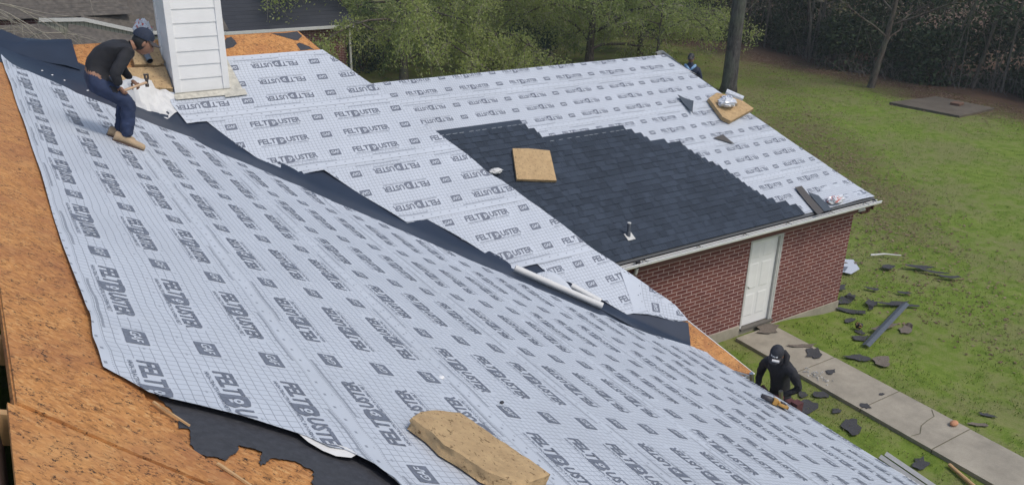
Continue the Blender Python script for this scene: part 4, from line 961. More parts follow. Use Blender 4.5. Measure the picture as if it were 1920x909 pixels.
def hand(mb, w_, d, n, m, curl=1.0, thumb=1):
    """w_ wrist, d direction of the fingers, n palm normal (fingers curl towards it)"""
    w_ = Vector(w_); M = frame(d, n); nd = {}; ed = []
    def P(x, y, z): return w_+M @ Vector((x, y, z))
    nd['w'] = (P(0, 0, 0), .026, .020); nd['p'] = (P(.045, 0, 0), .032, .017); nd['k'] = (P(.078, 0, .0), .030, .014); ed += [('w', 'p'), ('p', 'k')]
    v, f = skin_graph(nd, ed, 2); mb.add(v, f, m)
    for i, (y, L) in enumerate(((.027, .070), (.009, .078), (-.009, .073), (-.026, .058))):
        a = 0; p = Vector((.070, y, 0)); q = {'0': (P(*p), .0088)}
        for j, l in enumerate((.42, .33, .25)):
            a += curl*(.45+.25*j); p = p+Vector((math.cos(a), .03*i, math.sin(a)))*L*l; q[str(j+1)] = (P(*p), .0082-.0007*j)
        v, f = skin_graph(q, [('0', '1'), ('1', '2'), ('2', '3')], 1); mb.add(v, f, m)
    q = {'0': (P(.018, .022*thumb, .004), .011), '1': (P(.045, .048*thumb, .014), .010), '2': (P(.068, .050*thumb, .034+.01*curl), .0085), '3': (P(.080, .040*thumb, .048), .0075)}
    v, f = skin_graph(q, [('0', '1'), ('1', '2'), ('2', '3')], 1); mb.add(v, f, m)
def shoe(parent, heel, toe, up, m1, m2):
    heel, toe = Vector(heel), Vector(toe); M = frame(toe-heel, up); L = (toe-heel).length; mb = MB()
    prof = [(-.02, .034, .085), (-.01, .044, .10), (.06, .047, .105), (.13, .048, .088), (.20, .054, .072), (.26, .054, .064), (.29, .048, .058), (.305, .032, .045), (.308, .012, .03)]; sc_ = L/.29
    v = []; n = 12
    for x, w_, h in prof:   # upper of the shoe
        for j in range(n):
            a = 2*math.pi*j/n; v.append(heel+M @ Vector((x*sc_, w_*math.cos(a), max(.012, .012+h*(.5+.5*math.sin(a)))))) if True else None
    f = [(i*n+j, i*n+(j+1) % n, (i+1)*n+(j+1) % n, (i+1)*n+j) for i in range(len(prof)-1) for j in range(n)]+[tuple(range(n-1, -1, -1)), tuple(range((len(prof)-1)*n, len(prof)*n))]
    mb.add(v, f, 0); sol = []
    for z in (0, .022):
        for j in range(16): a = 2*math.pi*j/16; sol.append(heel+M @ Vector(((.137+.165*math.cos(a))*sc_, .050*math.sin(a)*(1+.1*math.cos(a)), z)))
    mb.add(sol, [(j, (j+1) % 16, 16+(j+1) % 16, 16+j) for j in range(16)]+[tuple(range(15, -1, -1)), tuple(range(16, 32))], 1)
    for k in range(3): mb.tube([heel+M @ Vector(((.12+.03*k)*sc_, -.025, .075-.010*k)), heel+M @ Vector(((.13+.03*k)*sc_, .025, .075-.010*k))], .003, 4, 1)
    return mb.build('shoe', [m1, m2], parent, smooth=True)
def cap(parent, c, fwd, up, mat, mbill, print_=None, lift=.02, backwards=False):
    M = frame(fwd, up); c = Vector(c)+M @ Vector((-.004, 0, lift)); mb = MB(); v = []; f = []; nu, nv = 20, 7
    for i in range(nv+1):
        t = .5*math.pi*i/nv*1.05
        for j in range(nu):
            a = 2*math.pi*j/nu; v.append(c+M @ Vector((.106*math.sin(t)*math.cos(a), .088*math.sin(t)*math.sin(a), .105*math.cos(t))))
    for i in range(nv):
        for j in range(nu): f.append((i*nu+j, (i+1)*nu+j, (i+1)*nu+(j+1) % nu, i*nu+(j+1) % nu))
    mb.add(v, f, 0); mb.ball(c+M @ Vector((0, 0, .105)), .008, 0, 6, 4)
    bl_ = []
    for k in range(4):
        for j in range(9):
            a = -1.15+2.3*j/8; r = .088+.075*k/3*math.cos(a*.9)**.6 if k else .088
            bl_.append(c+M @ Vector((.104*math.cos(a)+(r-.088)*1.0, .086*math.sin(a), .004-.018*(k/3)*(1) - .018*abs(math.sin(a))*k/3)))
    ff = [(k*9+j, k*9+j+1, (k+1)*9+j+1, (k+1)*9+j) for k in range(3) for j in range(8)]
    mb.add(bl_, ff, 1); mb.add([p-M @ Vector((0, 0, .004)) for p in bl_], [tuple(reversed(q)) for q in ff], 1)
    if print_:
        for (y0, y1, z0, z1) in print_:
            pts = []
            for (yy, zz) in ((y0, z0), (y1, z0), (y1, z1), (y0, z1)):
                t = math.acos(min(.99, zz/.105)); pts.append(c+M @ Vector((math.sqrt(max(0, 1-(yy/.088)**2-(zz/.105)**2))*.106+.003, yy, zz)))
            mb.add(pts, [(0, 1, 2, 3)], 2)
    return mb.build('cap', [mat, mbill, M_PRINT], parent, smooth=False)
def body(parent, nodes, edges, region, mats, extra=None, sub=3, hem=7.15):
    v, f = skin_graph(nodes, edges, sub); mb = MB()
    mi = []
    for q in f:
        c = sum((v[i] for i in q), Vector())/len(q); mi.append(region(c))
    rr_ = Vector
    vv = [p+Vector((noise.noise(p*16), noise.noise(p*16+Vector((9, 0, 0))), noise.noise(p*13+Vector((0, 9, 0)))))*.009+Vector((noise.noise(p*38), noise.noise(p*38+Vector((5, 0, 0))), noise.noise(p*34+Vector((0, 5, 0)))))*(.007 if p.z < hem and not sub == 2 else .004) for p in v]
    mb.add(vv, f, 0); mb.m = mi
    if extra: extra(mb)
    return mb.build('body', mats, parent, smooth=True)

# worker bending over the chimney side of the valley
def pA(x, y): return Vector((x, y, zA(x)+.022))
W1 = empty('person', (1.1, 9.08, 6.47), 'man in black long-sleeved shirt and navy jeans bending forward with a hammer beside the chimney', 'person', 'roofers at work')
nd = {'pelvis': ((.905, 9.10, 7.17), .118, .135), 'belly': ((.955, 9.10, 7.275), .125, .145), 'chest': ((1.085, 9.10, 7.395), .145, .165), 'upch': ((1.20, 9.10, 7.445), .122, .15), 'neck0': ((1.285, 9.10, 7.475), .062), 'neck1': ((1.345, 9.10, 7.475), .052), 'skull': ((1.40, 9.10, 7.485), .06),
      'shR': ((1.235, 8.93, 7.43), .068), 'elR': ((1.075, 8.86, 7.255), .060), 'wrR': ((1.115, 8.90, 7.125), .036),
      'shL': ((1.235, 9.27, 7.43), .068), 'elL': ((1.20, 9.36, 7.235), .056), 'wrL': ((1.275, 9.27, 7.105), .034),
      'hipR': ((.93, 9.01, 7.13), .108), 'thR': ((1.06, 8.99, 7.04), .100), 'knR': ((1.18, 8.98, 6.935), .078), 'caR': ((1.15, 8.99, 6.76), .072), 'anR': ((1.108, 9.0, 6.575), .062),
      'hipL': ((.93, 9.19, 7.13), .098), 'thL': ((1.05, 9.22, 7.03), .088), 'knL': ((1.172, 9.19, 6.925), .072), 'caL': ((1.13, 9.18, 6.77), .066), 'anL': ((1.078, 9.17, 6.59), .056)}
ed_ = [('pelvis', 'belly'), ('belly', 'chest'), ('chest', 'upch'), ('upch', 'neck0'), ('neck0', 'neck1'), ('neck1', 'skull'), ('upch', 'shR'), ('shR', 'elR'), ('elR', 'wrR'), ('upch', 'shL'), ('shL', 'elL'), ('elL', 'wrL'),
       ('pelvis', 'hipR'), ('hipR', 'thR'), ('thR', 'knR'), ('knR', 'caR'), ('caR', 'anR'), ('pelvis', 'hipL'), ('hipL', 'thL'), ('thL', 'knL'), ('knL', 'caL'), ('caL', 'anL')]
def reg1(c):
    d = (c-Vector((.93, 9.1, 7.235))).dot(Vector((.50, 0, .86)))
    if c.x > 1.292 and c.z > 7.37: return 0
    if d < -.015 and not (c.x > 1.03 and c.z > 7.06 and (c.y < 8.93 or c.y > 9.29)) and not (c.z > 7.06 and c.x > 1.14): return 2
    if d < .012 and c.x < .96: return 0
    return 1
def ex1(mb):
    head(mb, (1.425, 9.10, 7.485), (.80, -.16, -.62), (.60, 0, .80), 0, 4)
    hand(mb, (1.115, 8.90, 7.115), (.35, .15, -1), (.3, .95, .1), 0, 1.15, 1)
    hand(mb, (1.275, 9.27, 7.10), (.70, -.55, -.75), (-.5, -.6, -.2), 0, .8, -1)
b1 = body(W1, nd, ed_, reg1, [M_SKIN, M_SHIRT, M_JEANS, M_PRINT, M_HAIR, M_PINK], ex1)
mb = MB(); mb.ball((1.40, 9.10, 7.505), (.092, .081, .10), 0, 14, 9, frame((.80, 0, -.62), (.6, 0, .8)))
mb.build('hair', M_HAIR, W1, smooth=True)
cap(W1, (1.412, 9.10, 7.512), (.86, -.10, -.50), (.50, 0, .86), M_NAVY, M_BILL, lift=.028)
shoe(W1, pA(.995, 9.02)+Vector((0, 0, .0)), pA(1.235, 8.97), (SA, 0, CA), M_TANSHOE, M_SOLE); shoe(W1, pA(.965, 9.20), pA(1.18, 9.17), (SA, 0, CA), M_TANSHOE, M_SOLE)
# back print of the shirt, laid on the cloth
from mathutils.bvhtree import BVHTree
bv = BVHTree.FromPolygons([v.co for v in b1.data.vertices], [tuple(p.vertices) for p in b1.data.polygons])
V = []; F = []; mi = []
for (x0, x1, y0, y1, m) in ((.965, .985, 8.98, 9.05, 0), (.965, .985, 9.07, 9.14, 0), (.995, 1.02, 8.96, 9.03, 0), (.995, 1.02, 9.05, 9.16, 0), (1.03, 1.045, 8.99, 9.12, 0), (1.09, 1.115, 8.97, 9.16, 1), (1.125, 1.15, 8.99, 9.14, 1), (1.16, 1.185, 9.0, 9.12, 1), (1.195, 1.21, 9.02, 9.10, 0)):
    k = 4; b = len(V); ok = True
    for i in range(k+1):
        for j in range(k+1):
            h_ = bv.ray_cast(Vector((x0+(x1-x0)*i/k-.15, 8.50+(y0+(y1-y0)*j/k-9.08)*.8, 8.22)), Vector((.15, .48, -.70)).normalized())
            if h_[0] is None: ok = False; V.append(Vector((0, 0, 0)))
            else: V.append(h_[0]+Vector((-.001, -.004, .006)))
    if ok:
        for i in range(k):
            for j in range(k): F.append((b+i*(k+1)+j, b+(i+1)*(k+1)+j, b+(i+1)*(k+1)+j+1, b+i*(k+1)+j+1)); mi.append(m)
used = sorted({i for f in F for i in f}); mp = {q: i for i, q in enumerate(used)}
mesh('shirt_print', [V[q] for q in used], [tuple(mp[q] for q in f) for f in F], [M_PRINT, M_PINK], b1, mi)
# hammer
H_ = empty('hammer', (1.2, 8.98, 7.08), 'hammer with pale wooden handle held by the bending man', 'hammer')
h0, h1 = Vector((1.07, 8.93, 7.045)), Vector((1.395, 9.10, 7.095)); mb = MB(); mb.tube([h0, h0.lerp(h1, .5), h1], [.017, .013, .014], 8); mb.build('handle', plain('ash_handle', (.50, .34, .22), .6), H_)
u_ = Vector((.05, 0, 1)).normalized(); M_STEEL = plain('dark_steel', (.10, .085, .08), .4, .6)
mb = MB(); mb.tube([h1-u_*.045, h1-u_*.018, h1-u_*.012, h1+u_*.02], [.019, .019, .014, .016], 10)
for s_ in (-1, 1): mb.tube([h1+u_*.015, h1+u_*.045+Vector((s_*.015, 0, 0)), h1+u_*.085+Vector((s_*.015, 0, 0))], [.013, .010, .008], 6)
mb.box((1.372, 9.085, 7.165), (1.415, 9.115, 7.18))
mb.build('head', M_STEEL, H_)

# worker on the ladder at the eave
M_CAPCLOTH = plain('black_cap_cloth', (.024, .026, .034), .8)
LAD = empty('ladder', (8.7, 6.0, -.08), 'aluminium ladder with red-capped rails leaning on the eave under the hooded worker', 'ladder')
lt = Vector((7.90, 0, 3.14)); lb = Vector((8.72, 0, -.08)); Y1, Y2 = 6.30, 5.80
for y in (Y1, Y2):
    mb = MB(); mb.tube([lb+Vector((0, y, 0)), lt+Vector((0, y, 0))], .028, 8); r_ = mb.build('rail', M_ALU, LAD)
    mb = MB(); p = lt+Vector((0, y, 0)); mb.tube([p-Vector((-.03, 0, .10)), p-Vector((0, 0, .02)), p+Vector((-.03, 0, .02)), p+Vector((-.09, .03, .01))], [.040, .042, .036, .026], 10); mb.build('rubber_cap', M_BLACK, r_, smooth=True)
    mb = MB(); mb.tube([p, p+Vector((0, 0, .055)), p+Vector((0, 0, .09))], [.030, .036, .022], 12); mb.build('red_knob', M_RED, r_, smooth=True)
for k in range(11):
    t = .06+.088*k; p = lb.lerp(lt, t); mb = MB(); mb.tube([p+Vector((0, Y1, 0)), p+Vector((0, Y2, 0))], .016, 8); mb.build('rung', M_ALU, LAD)
mb = MB(); mb.tube([(7.92, 6.30, 3.08), (7.80, 6.62, 3.06), (7.66, 6.80, 3.10)], .015, 8); mb.build('stabiliser_bar', M_ALU, LAD)
W2 = empty('person', (8.3, 6.0, 2.0), 'man in black hooded top and lettered cap looking down at the eave from a ladder', 'person', 'roofers at work')
nd = {'pelvis': ((8.20, 6.02, 2.82), .115, .15), 'belly': ((8.17, 6.02, 2.98), .11, .14), 'chest': ((8.12, 6.01, 3.20), .12, .165), 'upch': ((8.07, 6.00, 3.36), .105, .17), 'neck0': ((8.01, 5.995, 3.47), .07), 'skull': ((7.955, 5.985, 3.56), .055),
      'shR': ((8.06, 5.79, 3.38), .070), 'elR': ((8.13, 5.70, 3.15), .052), 'wrR': ((7.99, 5.82, 3.03), .034), 'shL': ((8.05, 6.21, 3.34), .070), 'elL': ((8.10, 6.32, 3.07), .052), 'wrL': ((7.99, 6.24, 2.86), .034),
      'hipR': ((8.22, 5.91, 2.76), .10), 'knR': ((8.21, 5.88, 2.36), .072), 'anR': ((8.34, 5.90, 1.98), .055), 'hipL': ((8.22, 6.13, 2.76), .10), 'knL': ((8.20, 6.14, 2.36), .072), 'anL': ((8.34, 6.12, 1.98), .055)}
ed2 = [('pelvis', 'belly'), ('belly', 'chest'), ('chest', 'upch'), ('upch', 'neck0'), ('neck0', 'skull'), ('upch', 'shR'), ('shR', 'elR'), ('elR', 'wrR'), ('upch', 'shL'), ('shL', 'elL'), ('elL', 'wrL'), ('pelvis', 'hipR'), ('hipR', 'knR'), ('knR', 'anR'), ('pelvis', 'hipL'), ('hipL', 'knL'), ('knL', 'anL')]
FW2 = Vector((-.80, -.60, 0))
def reg2(c):
    if c.z < 2.84: return 2
    return 1
def ex2(mb):
    head(mb, (7.93, 5.975, 3.575), (-.70, -.30, -.55), (-.45, -.30, .80), 0, 4)
    hand(mb, (7.99, 5.82, 3.03), (-.7, -.1, -.3), (.2, .1, -1), 3, .9, 1); hand(mb, (7.99, 6.24, 2.86), (-.6, .25, -.5), (.2, -.3, -1), 3, .9, -1)
b2 = body(W2, nd, ed2, reg2, [M_SKIN, M_SHIRT, M_REDBROWN, M_REDGLOVE, M_HAIR, M_HAIR], ex2)
cap(W2, (7.93, 5.975, 3.60), (-.74, -.30, -.50), (-.42, -.25, .87), M_CAPCLOTH, M_BILL, print_=[(-.045, -.030, .030, .052), (-.022, -.008, .030, .052), (0, .012, .030, .052), (.020, .042, .030, .052)], lift=.012)
mb = MB(); mb.tube([(8.03, 6.11, 3.44), (8.08, 6.05, 3.52), (8.10, 5.99, 3.54), (8.08, 5.93, 3.53), (8.03, 5.88, 3.45), (7.98, 5.92, 3.42)], [.03, .045, .05, .045, .03, .02], 8); mb.build('hood', M_SHIRT, W2, smooth=True)
Mb = frame((-.78, -.58, -.2), (0, 0, 1)); c0 = Vector((7.955, 5.925, 3.24))
mb = MB(); mb.ball(c0+Vector((.035, .02, .005)), (.012, .040, .014), 0, 8, 5, Mb); mb.ball(c0+Vector((.035, .02, -.020)), (.012, .028, .012), 1, 8, 5, Mb); mb.ball(c0+Vector((.035, .02, .03)), (.012, .016, .010), 1, 8, 5, Mb)
mb.build('chest_emblem', [M_PINK, M_PRINT], b2)
mb = MB(); mb.box((-.02, -.045, .0), (.012, .045, .018), 0, Matrix.Translation(Vector((7.823, 5.895, 3.545))) @ Mb.to_4x4()); mb.build('brim_label', M_PRINT, W2)
mb = MB(); mb.tube([(8.06, 5.86, 2.93), (8.02, 6.05, 2.90), (8.06, 6.22, 2.93)], .028, 8)
for (y, z) in ((5.70, 2.90), (5.74, 2.82), (5.80, 2.86)): mb.box((8.08, y-.05, z-.12), (8.20, y+.05, z+.05))
mb.build('tool_belt', M_REDBROWN, W2)
for y in (5.90, 6.12): shoe(W2, (8.40, y, 1.93), (8.14, y, 1.93), (0, 0, 1), M_BLACK, M_BLACK)

# man kneeling on the far end slope, only head and shoulders show over the hip
HC = Vector((16.04, 16.28, 5.075)); f3 = Vector((-.70, -.71, 0)); r3 = Vector((.71, -.70, 0)); K = 1.10
def zend(x): return 5.38-(x-14.42)*1.105
W3 = empty('person', (16.2, 16.4, zend(16.2)), 'man in dark top with light blue collar and black cap, seen behind the far hip', 'person', 'roofers at work')
def H3(f=0, r=0, z=0): return HC+f3*f*K+r3*r*K+Vector((0, 0, z*K))
def onend(p, h): return Vector((p.x, p.y, zend(p.x)+h))
nd = {'pelvis': (H3(-.05, 0, -.78), .13, .16), 'belly': (H3(-.03, 0, -.62), .13, .15), 'chest': (H3(0, 0, -.44), .15, .17), 'upch': (H3(0, 0, -.27), .13, .16), 'neck0': (H3(0, 0, -.14), .065), 'skull': (H3(.01, 0, -.05), .06),
      'shR': (H3(0, .20, -.275), .085), 'elR': (H3(.03, .29, -.52), .066), 'wrR': (H3(.24, .20, -.62), .038), 'shL': (H3(0, -.20, -.275), .085), 'elL': (H3(.03, -.29, -.50), .066), 'wrL': (H3(.24, -.20, -.60), .038),
      'hipR': (H3(-.05, .10, -.84), .11), 'knR': (onend(H3(.06, .14), .09), .08), 'anR': (onend(H3(-.34, .14), .08), .06), 'hipL': (H3(-.05, -.10, -.84), .11), 'knL': (onend(H3(.06, -.14), .09), .08), 'anL': (onend(H3(-.34, -.14), .08), .06)}
def ex3(mb):
    b = len(mb.v); head(mb, HC, (-.72, -.62, -.22), (-.2, -.15, .96), 0, 4)
    for v in mb.v[b:]: v -= HC; v *= 1.14; v += HC
    hand(mb, H3(.24, .20, -.62), (-.6, -.3, -.5), (0, 0, -1), 0, .6, 1); hand(mb, H3(.24, -.20, -.60), (-.6, -.3, -.5), (0, 0, -1), 0, .6, -1)
body(W3, nd, ed2, lambda c: 2 if c.z < HC.z-.80*K else 1, [M_SKIN, M_NAVY, M_JEANS, M_SKIN, M_HAIR, M_HAIR], ex3, hem=4.1)
c3 = cap(W3, HC, (-.75, -.64, -.10), (-.1, -.08, .99), M_BLACK, M_BLACK, print_=[(-.026, .026, .018, .062)], lift=.035)
mb = MB(); mb.tube([H3(-.05, -.12, -.17), H3(.05, -.11, -.17), H3(.12, -.05, -.22), H3(.14, 0, -.27)], [.03, .042, .035, .02], 8); mb.tube([H3(-.05, .12, -.17), H3(.05, .11, -.17), H3(.12, .05, -.22), H3(.14, 0, -.27)], [.03, .042, .035, .02], 8); mb.build('collar', M_LBLUE, W3, smooth=True)
for r_ in (.14, -.14):
    t_ = H3(-.36, r_); shoe(W3, onend(t_, .02)-f3*.0, onend(t_-f3*.22, .02), (.74, 0, .67), M_BLACK, M_BLACK)

# ------------------------------------------------------------------ things lying on the roofs
def foam_mat():
    n = NT('tan_foam'); P = n.pos(); a = n.noise(9, 6, .7, P); b = n.noise(55, 5, .75, P)
    c = n.mix(n.rng(a, .35, .7), (.53, .375, .205), (.40, .275, .15)); c = n.mix(n.rng(n.noise(38, 4, .8, n.map(P, scale=(1, .5, 1))), .58, .63, 0, .85), c, (.10, .06, .03))
    n.bump(n.m('ADD', a, b), .7, .012); return n.fin(c, .95, 0, .15)
M_FOAM = foam_mat()
def foam(pl, pts, th, label, h=.03, rough=.006, seed=0, step=.035, name='foam_pad', loc=None):
    V2, F = fill(pts, step); g = noise; n = PL[pl][1]; k = len(V2)
    # distance to outline rounds the shoulders
    pa = np.array(pts+[pts[0]])
    def ht(p):
        d = seg_dist(p[0], p[1], pa); return min(1, d/.012)
    top = [PX(pl, x, y, h+th-.006*(1-ht((x, y)))+rough*g.noise(Vector((x*18, y*18, seed)))) for x, y in V2]; bot = [PX(pl, x, y, h) for x, y in V2]
    # boundary loop
    cnt = {}
    for f in F:
        for i in range(3):
            e = (f[i], f[(i+1) % 3]); cnt[e] = 1
    bd = [e for e in cnt if (e[1], e[0]) not in cnt]
    mb = MB(); nl_ = 4; V = list(top)+list(bot); faces = list(F)+[tuple(q+k for q in reversed(f)) for f in F]
    cen = sum((Vector(p) for p in bot), Vector())/k; mids = {}
    for (a, b) in bd:
        for q in (a, b):
            if q not in mids:
                r_ = []
                for j in range(1, nl_):
                    t = j/nl_; p = top[q].lerp(bot[q], t); o_ = (p-cen); o_ -= n*o_.dot(n); o_.normalize(); p = p+o_*(.022*g.noise(p*16+Vector((0, 0, seed)))+.012*g.noise(p*45)); r_.append(len(V)); V.append(p)
                mids[q] = [q]+r_+[q+k]
        A_, B_ = mids[a], mids[b]
        for j in range(nl_): faces.append((A_[j], A_[j+1], B_[j+1], B_[j]))
    me = bpy.data.meshes.new(name); base = cen; me.from_pydata([tuple(Vector(v)-base) for v in V], [], faces); me.materials.append(M_FOAM)
    bm = bmesh.new(); bm.from_mesh(me); bmesh.ops.recalc_face_normals(bm, faces=bm.faces); bm.to_mesh(me); bm.free()
    me.polygons.foreach_set('use_smooth', [True]*len(me.polygons)); me.set_sharp_from_angle(angle=R(38)); o = link(name, me); o.location = base
    return tag(o, label, 'foam pad', 'roofers foam pads')
foam('A', [(1.545, 3.41), (1.64, 3.50), (1.76, 3.555), (1.93, 3.57), (2.00, 3.35), (2.12, 3.03), (2.14, 2.95), (1.98, 2.87), (1.86, 2.82), (1.79, 2.86), (1.71, 2.92), (1.655, 3.06), (1.60, 3.15), (1.59, 3.28)], .072, 'tan foam pad with a torn edge in the foreground at the bottom of the picture', rough=.004, step=.028)
foam('B', [(1.80, 12.62), (2.19, 12.60), (2.19, 13.0), (1.84, 13.02)], .07, 'upper tan foam pad beside the chimney under the grey pipe', h=.05, step=.05)
foam('B', [(1.55, 12.28), (2.18, 12.16), (2.19, 12.56), (1.62, 12.60)], .08, 'lower tan foam pad beside the chimney behind the hammer', h=.02, step=.05)
foam('C', [(8.60, 13.46), (8.72, 13.44), (8.95, 13.40), (9.10, 13.36), (9.38, 13.28), (9.09, 12.60), (8.28, 12.78)], .06, 'square tan foam pad lying on the dark shingles', h=.058, step=.06)
foam('C', [(14.42, 13.98), (14.80, 14.10), (15.30, 13.90), (15.50, 13.52), (14.50, 13.28), (14.36, 13.42)], .10, 'tan foam pad on the far hip with a plastic wrapper on it', h=.03, step=.06)
# grey pipe on the upper pad
q = MB(); a_, b_ = PX('B', 1.95, 12.95, .19), PX('B', 2.0, 12.60, .175); q.tube([a_, b_], .042, 14, cap=False); q.tube([a_, b_], .036, 14, 1, cap=False); o = q.build('pipe', [plain('grey_pvc', (.10, .125, .155), .45), M_BLACK], smooth=True); tag(o, 'short grey plastic pipe lying on the upper foam pad left of the chimney', 'pipe')
# crumpled sheets and wrappers
def crumple(name, label, cat, pts, amp, mat, pl='B', h=.03, step=.04, freq=8, seed=0, extra=None):
    V2, F = fill(pts, step); V = []
    for x, y in V2:
        p = Vector((x*freq, y*freq, seed)); r_ = abs(noise.noise(p))+.5*abs(noise.noise(p*2.1)); V.append(PX(pl, x, y, h+amp*r_*2+(extra(x, y) if extra else 0)))
    c = sum(V, Vector())/len(V); me = bpy.data.meshes.new(name); me.from_pydata([tuple(v-c) for v in V], [], F)
    for m in (mat if isinstance(mat, list) else [mat]): me.materials.append(m)
    if isinstance(mat, list): me.polygons.foreach_set('material_index', [(1 if noise.noise(V[f[0]]*14+Vector((3, 1, seed))) > .18 else 0) for f in F])
    o = link(name, me); o.location = c; md = o.modifiers.new('t', 'SOLIDIFY'); md.thickness = .002
    return tag(o, label, cat)
crumple('loose_sheet', 'crumpled white sheet pulled up beside the chimney foot under the hammer', 'sheet', [(1.47, 12.05), (1.52, 12.33), (1.72, 12.50), (1.92, 12.38), (2.17, 12.08), (2.20, 11.86), (2.0, 11.72), (1.80, 11.60), (1.62, 11.62), (1.45, 11.75), (1.25, 11.72), (1.24, 11.78), (1.40, 11.92)], .035, M_FELTB, h=.03, freq=5, step=.05, extra=lambda x, y: .20*math.exp(-((x-1.72)**2+(y-12.2)**2)/.05)-.02)
M_PLASTIC = plain('clear_wrapper', (.62, .64, .68), .25, var=.15, sc_=20, spec=.8); M_REDPR = plain('red_wrapper_print', (.55, .10, .08), .4); M_BLUEPR = plain('blue_wrapper_print', (.06, .09, .22), .4)
def clump(name, label, cat, c, r, mats, seed, n=3, stretch=(1, 1, 1)):
    """crushed bag: folded closed surface with sharp creases"""
    T = MB(); rr_ = random.Random(seed)
    for i in range(n):
        bm = bmesh.new(); bmesh.ops.create_icosphere(bm, subdivisions=3, radius=1); off = Vector((rr_.uniform(-.4, .4), rr_.uniform(-.4, .4), rr_.uniform(-.1, .4)))*r if i else Vector()
        s_ = 1 if i == 0 else rr_.uniform(.35, .7); V = []
        for v in bm.verts:
            k = .72+.55*abs(noise.noise(v.co*2.3+Vector((seed, i, 0))))+.30*abs(noise.noise(v.co*5+Vector((i, seed, 0)))); V.append(Vector((v.co.x*stretch[0], v.co.y*stretch[1], v.co.z*stretch[2]*.7))*k*r*s_+off)
        F = [tuple(q.index for q in f.verts) for f in bm.faces]; T.add(V, F, 0)
        if len(mats) > 1:
            for f_i in range(len(F)): T.m[len(T.m)-len(F)+f_i] = (1+(i+seed) % (len(mats)-1)) if noise.noise(V[F[f_i][0]]*30+Vector((seed, 0, 0))) > .22 else 0
        bm.free()
    o = mesh(name, T.v, T.f, mats, None, T.m); o.location = c; return tag(o, label, cat)
clump('plastic_bag', 'crumpled clear and red plastic bag standing on the ridge left of the chimney', 'plastic bag', PX('B', 2.05, 13.12, .20), .17, [M_PLASTIC, M_REDPR], 3, 4, (.8, .8, 1.7))
clump('shingle_wrapper', 'white and blue plastic wrapper lying on the far foam pad', 'wrapper', PX('C', 14.72, 13.72, .22), .22, [M_PLASTIC, M_BLUEPR, M_PLASTIC], 5, 3, (1.2, .9, .8))
q = MB(); q.tube([PX('C', 14.85, 13.95, .30), PX('C', 15.12, 13.66, .34)], [.07, .06], 7); tag(q.build('rolled_wrapper', M_PLASTIC), 'rolled white plastic film on top of the far wrapper', 'wrapper')
clump('shingle_wrapper', 'clear and red plastic wrapper caught at the gutter beside the grey shingle strips', 'wrapper', PX('C', 15.60, 10.92, .09), .17, [M_PLASTIC, M_REDPR], 8, 4, (1.7, .7, .8))
clump('felt_scrap', 'small white crumpled scrap on the edge between underlayment and shingles', 'scrap', PX('C', 7.95, 13.02, .12), .09, [M_FELTB], 11, 3, (1.6, 1, .9))
# loose shingle pieces on the wing roof
def flat(name, label, cat, pl, pts, h, th, mat, group=None, curl=0, seed=0):
    pts = pts if (sum((pts[i][0]*pts[(i+1) % len(pts)][1]-pts[(i+1) % len(pts)][0]*pts[i][1]) for i in range(len(pts))) > 0) else pts[::-1]
    V2, F = fill(pts, .06); c2 = (sum(p[0] for p in V2)/len(V2), sum(p[1] for p in V2)/len(V2))
    def pos(x, y): 
        hh = h+curl*(((x-c2[0])**2+(y-c2[1])**2)/.05)*.5+.3*curl*noise.noise(Vector((x*5, y*5, seed)))
        return PX(pl, x, y, hh) if pl != 'G' else Vector((x, y, gz(x)+(.065 if x > 17.5 else .0)+hh))
    V = [pos(x, y) for x, y in V2]; c = sum(V, Vector())/len(V); me = bpy.data.meshes.new(name); me.from_pydata([tuple(v-c) for v in V], [], F); me.materials.append(mat)
    o = link(name, me); o.location = c; md = o.modifiers.new('t', 'SOLIDIFY'); md.thickness = th; md.offset = -1
    return tag(o, label, cat, group)
GS = 'loose shingle offcuts on the wing roof'
M_SLATE = plain('dark_blue_shingle', (.045, .062, .085), .7, var=.25, sc_=60); M_BROWNSH = plain('shingle_back', (.075, .07, .068), .8, var=.2, sc_=40)
o = flat('shingle_offcut', 'dark triangular shingle offcut standing on the felt left of the far foam pad', 'shingle', 'C', [(13.66, 14.22), (13.98, 14.0), (13.66, 13.68)], .06, .006, M_SLATE, GS, curl=.04)
o = flat('shingle_offcut', 'thin brown triangular shingle offcut on the felt below the far foam pad', 'shingle', 'C', [(13.72, 12.98), (14.06, 13.03), (14.16, 12.74)], .045, .006, M_BROWNSH, GS)
o = flat('shingle_strip', 'brown-grey shingle strip slanting down to the gutter, left of the wrapper', 'shingle', 'C', [(14.80, 11.42), (15.02, 11.42), (15.02, 10.74), (14.78, 10.70)], .05, .008, M_BROWNSH, GS, curl=.01)
o = flat('shingle_strip', 'dark blue-grey shingle strip slanting down to the gutter beside the brown one', 'shingle', 'C', [(15.05, 11.25), (15.26, 11.12), (15.30, 10.74), (15.04, 10.74)], .055, .008, M_SLATE, GS, curl=.01)
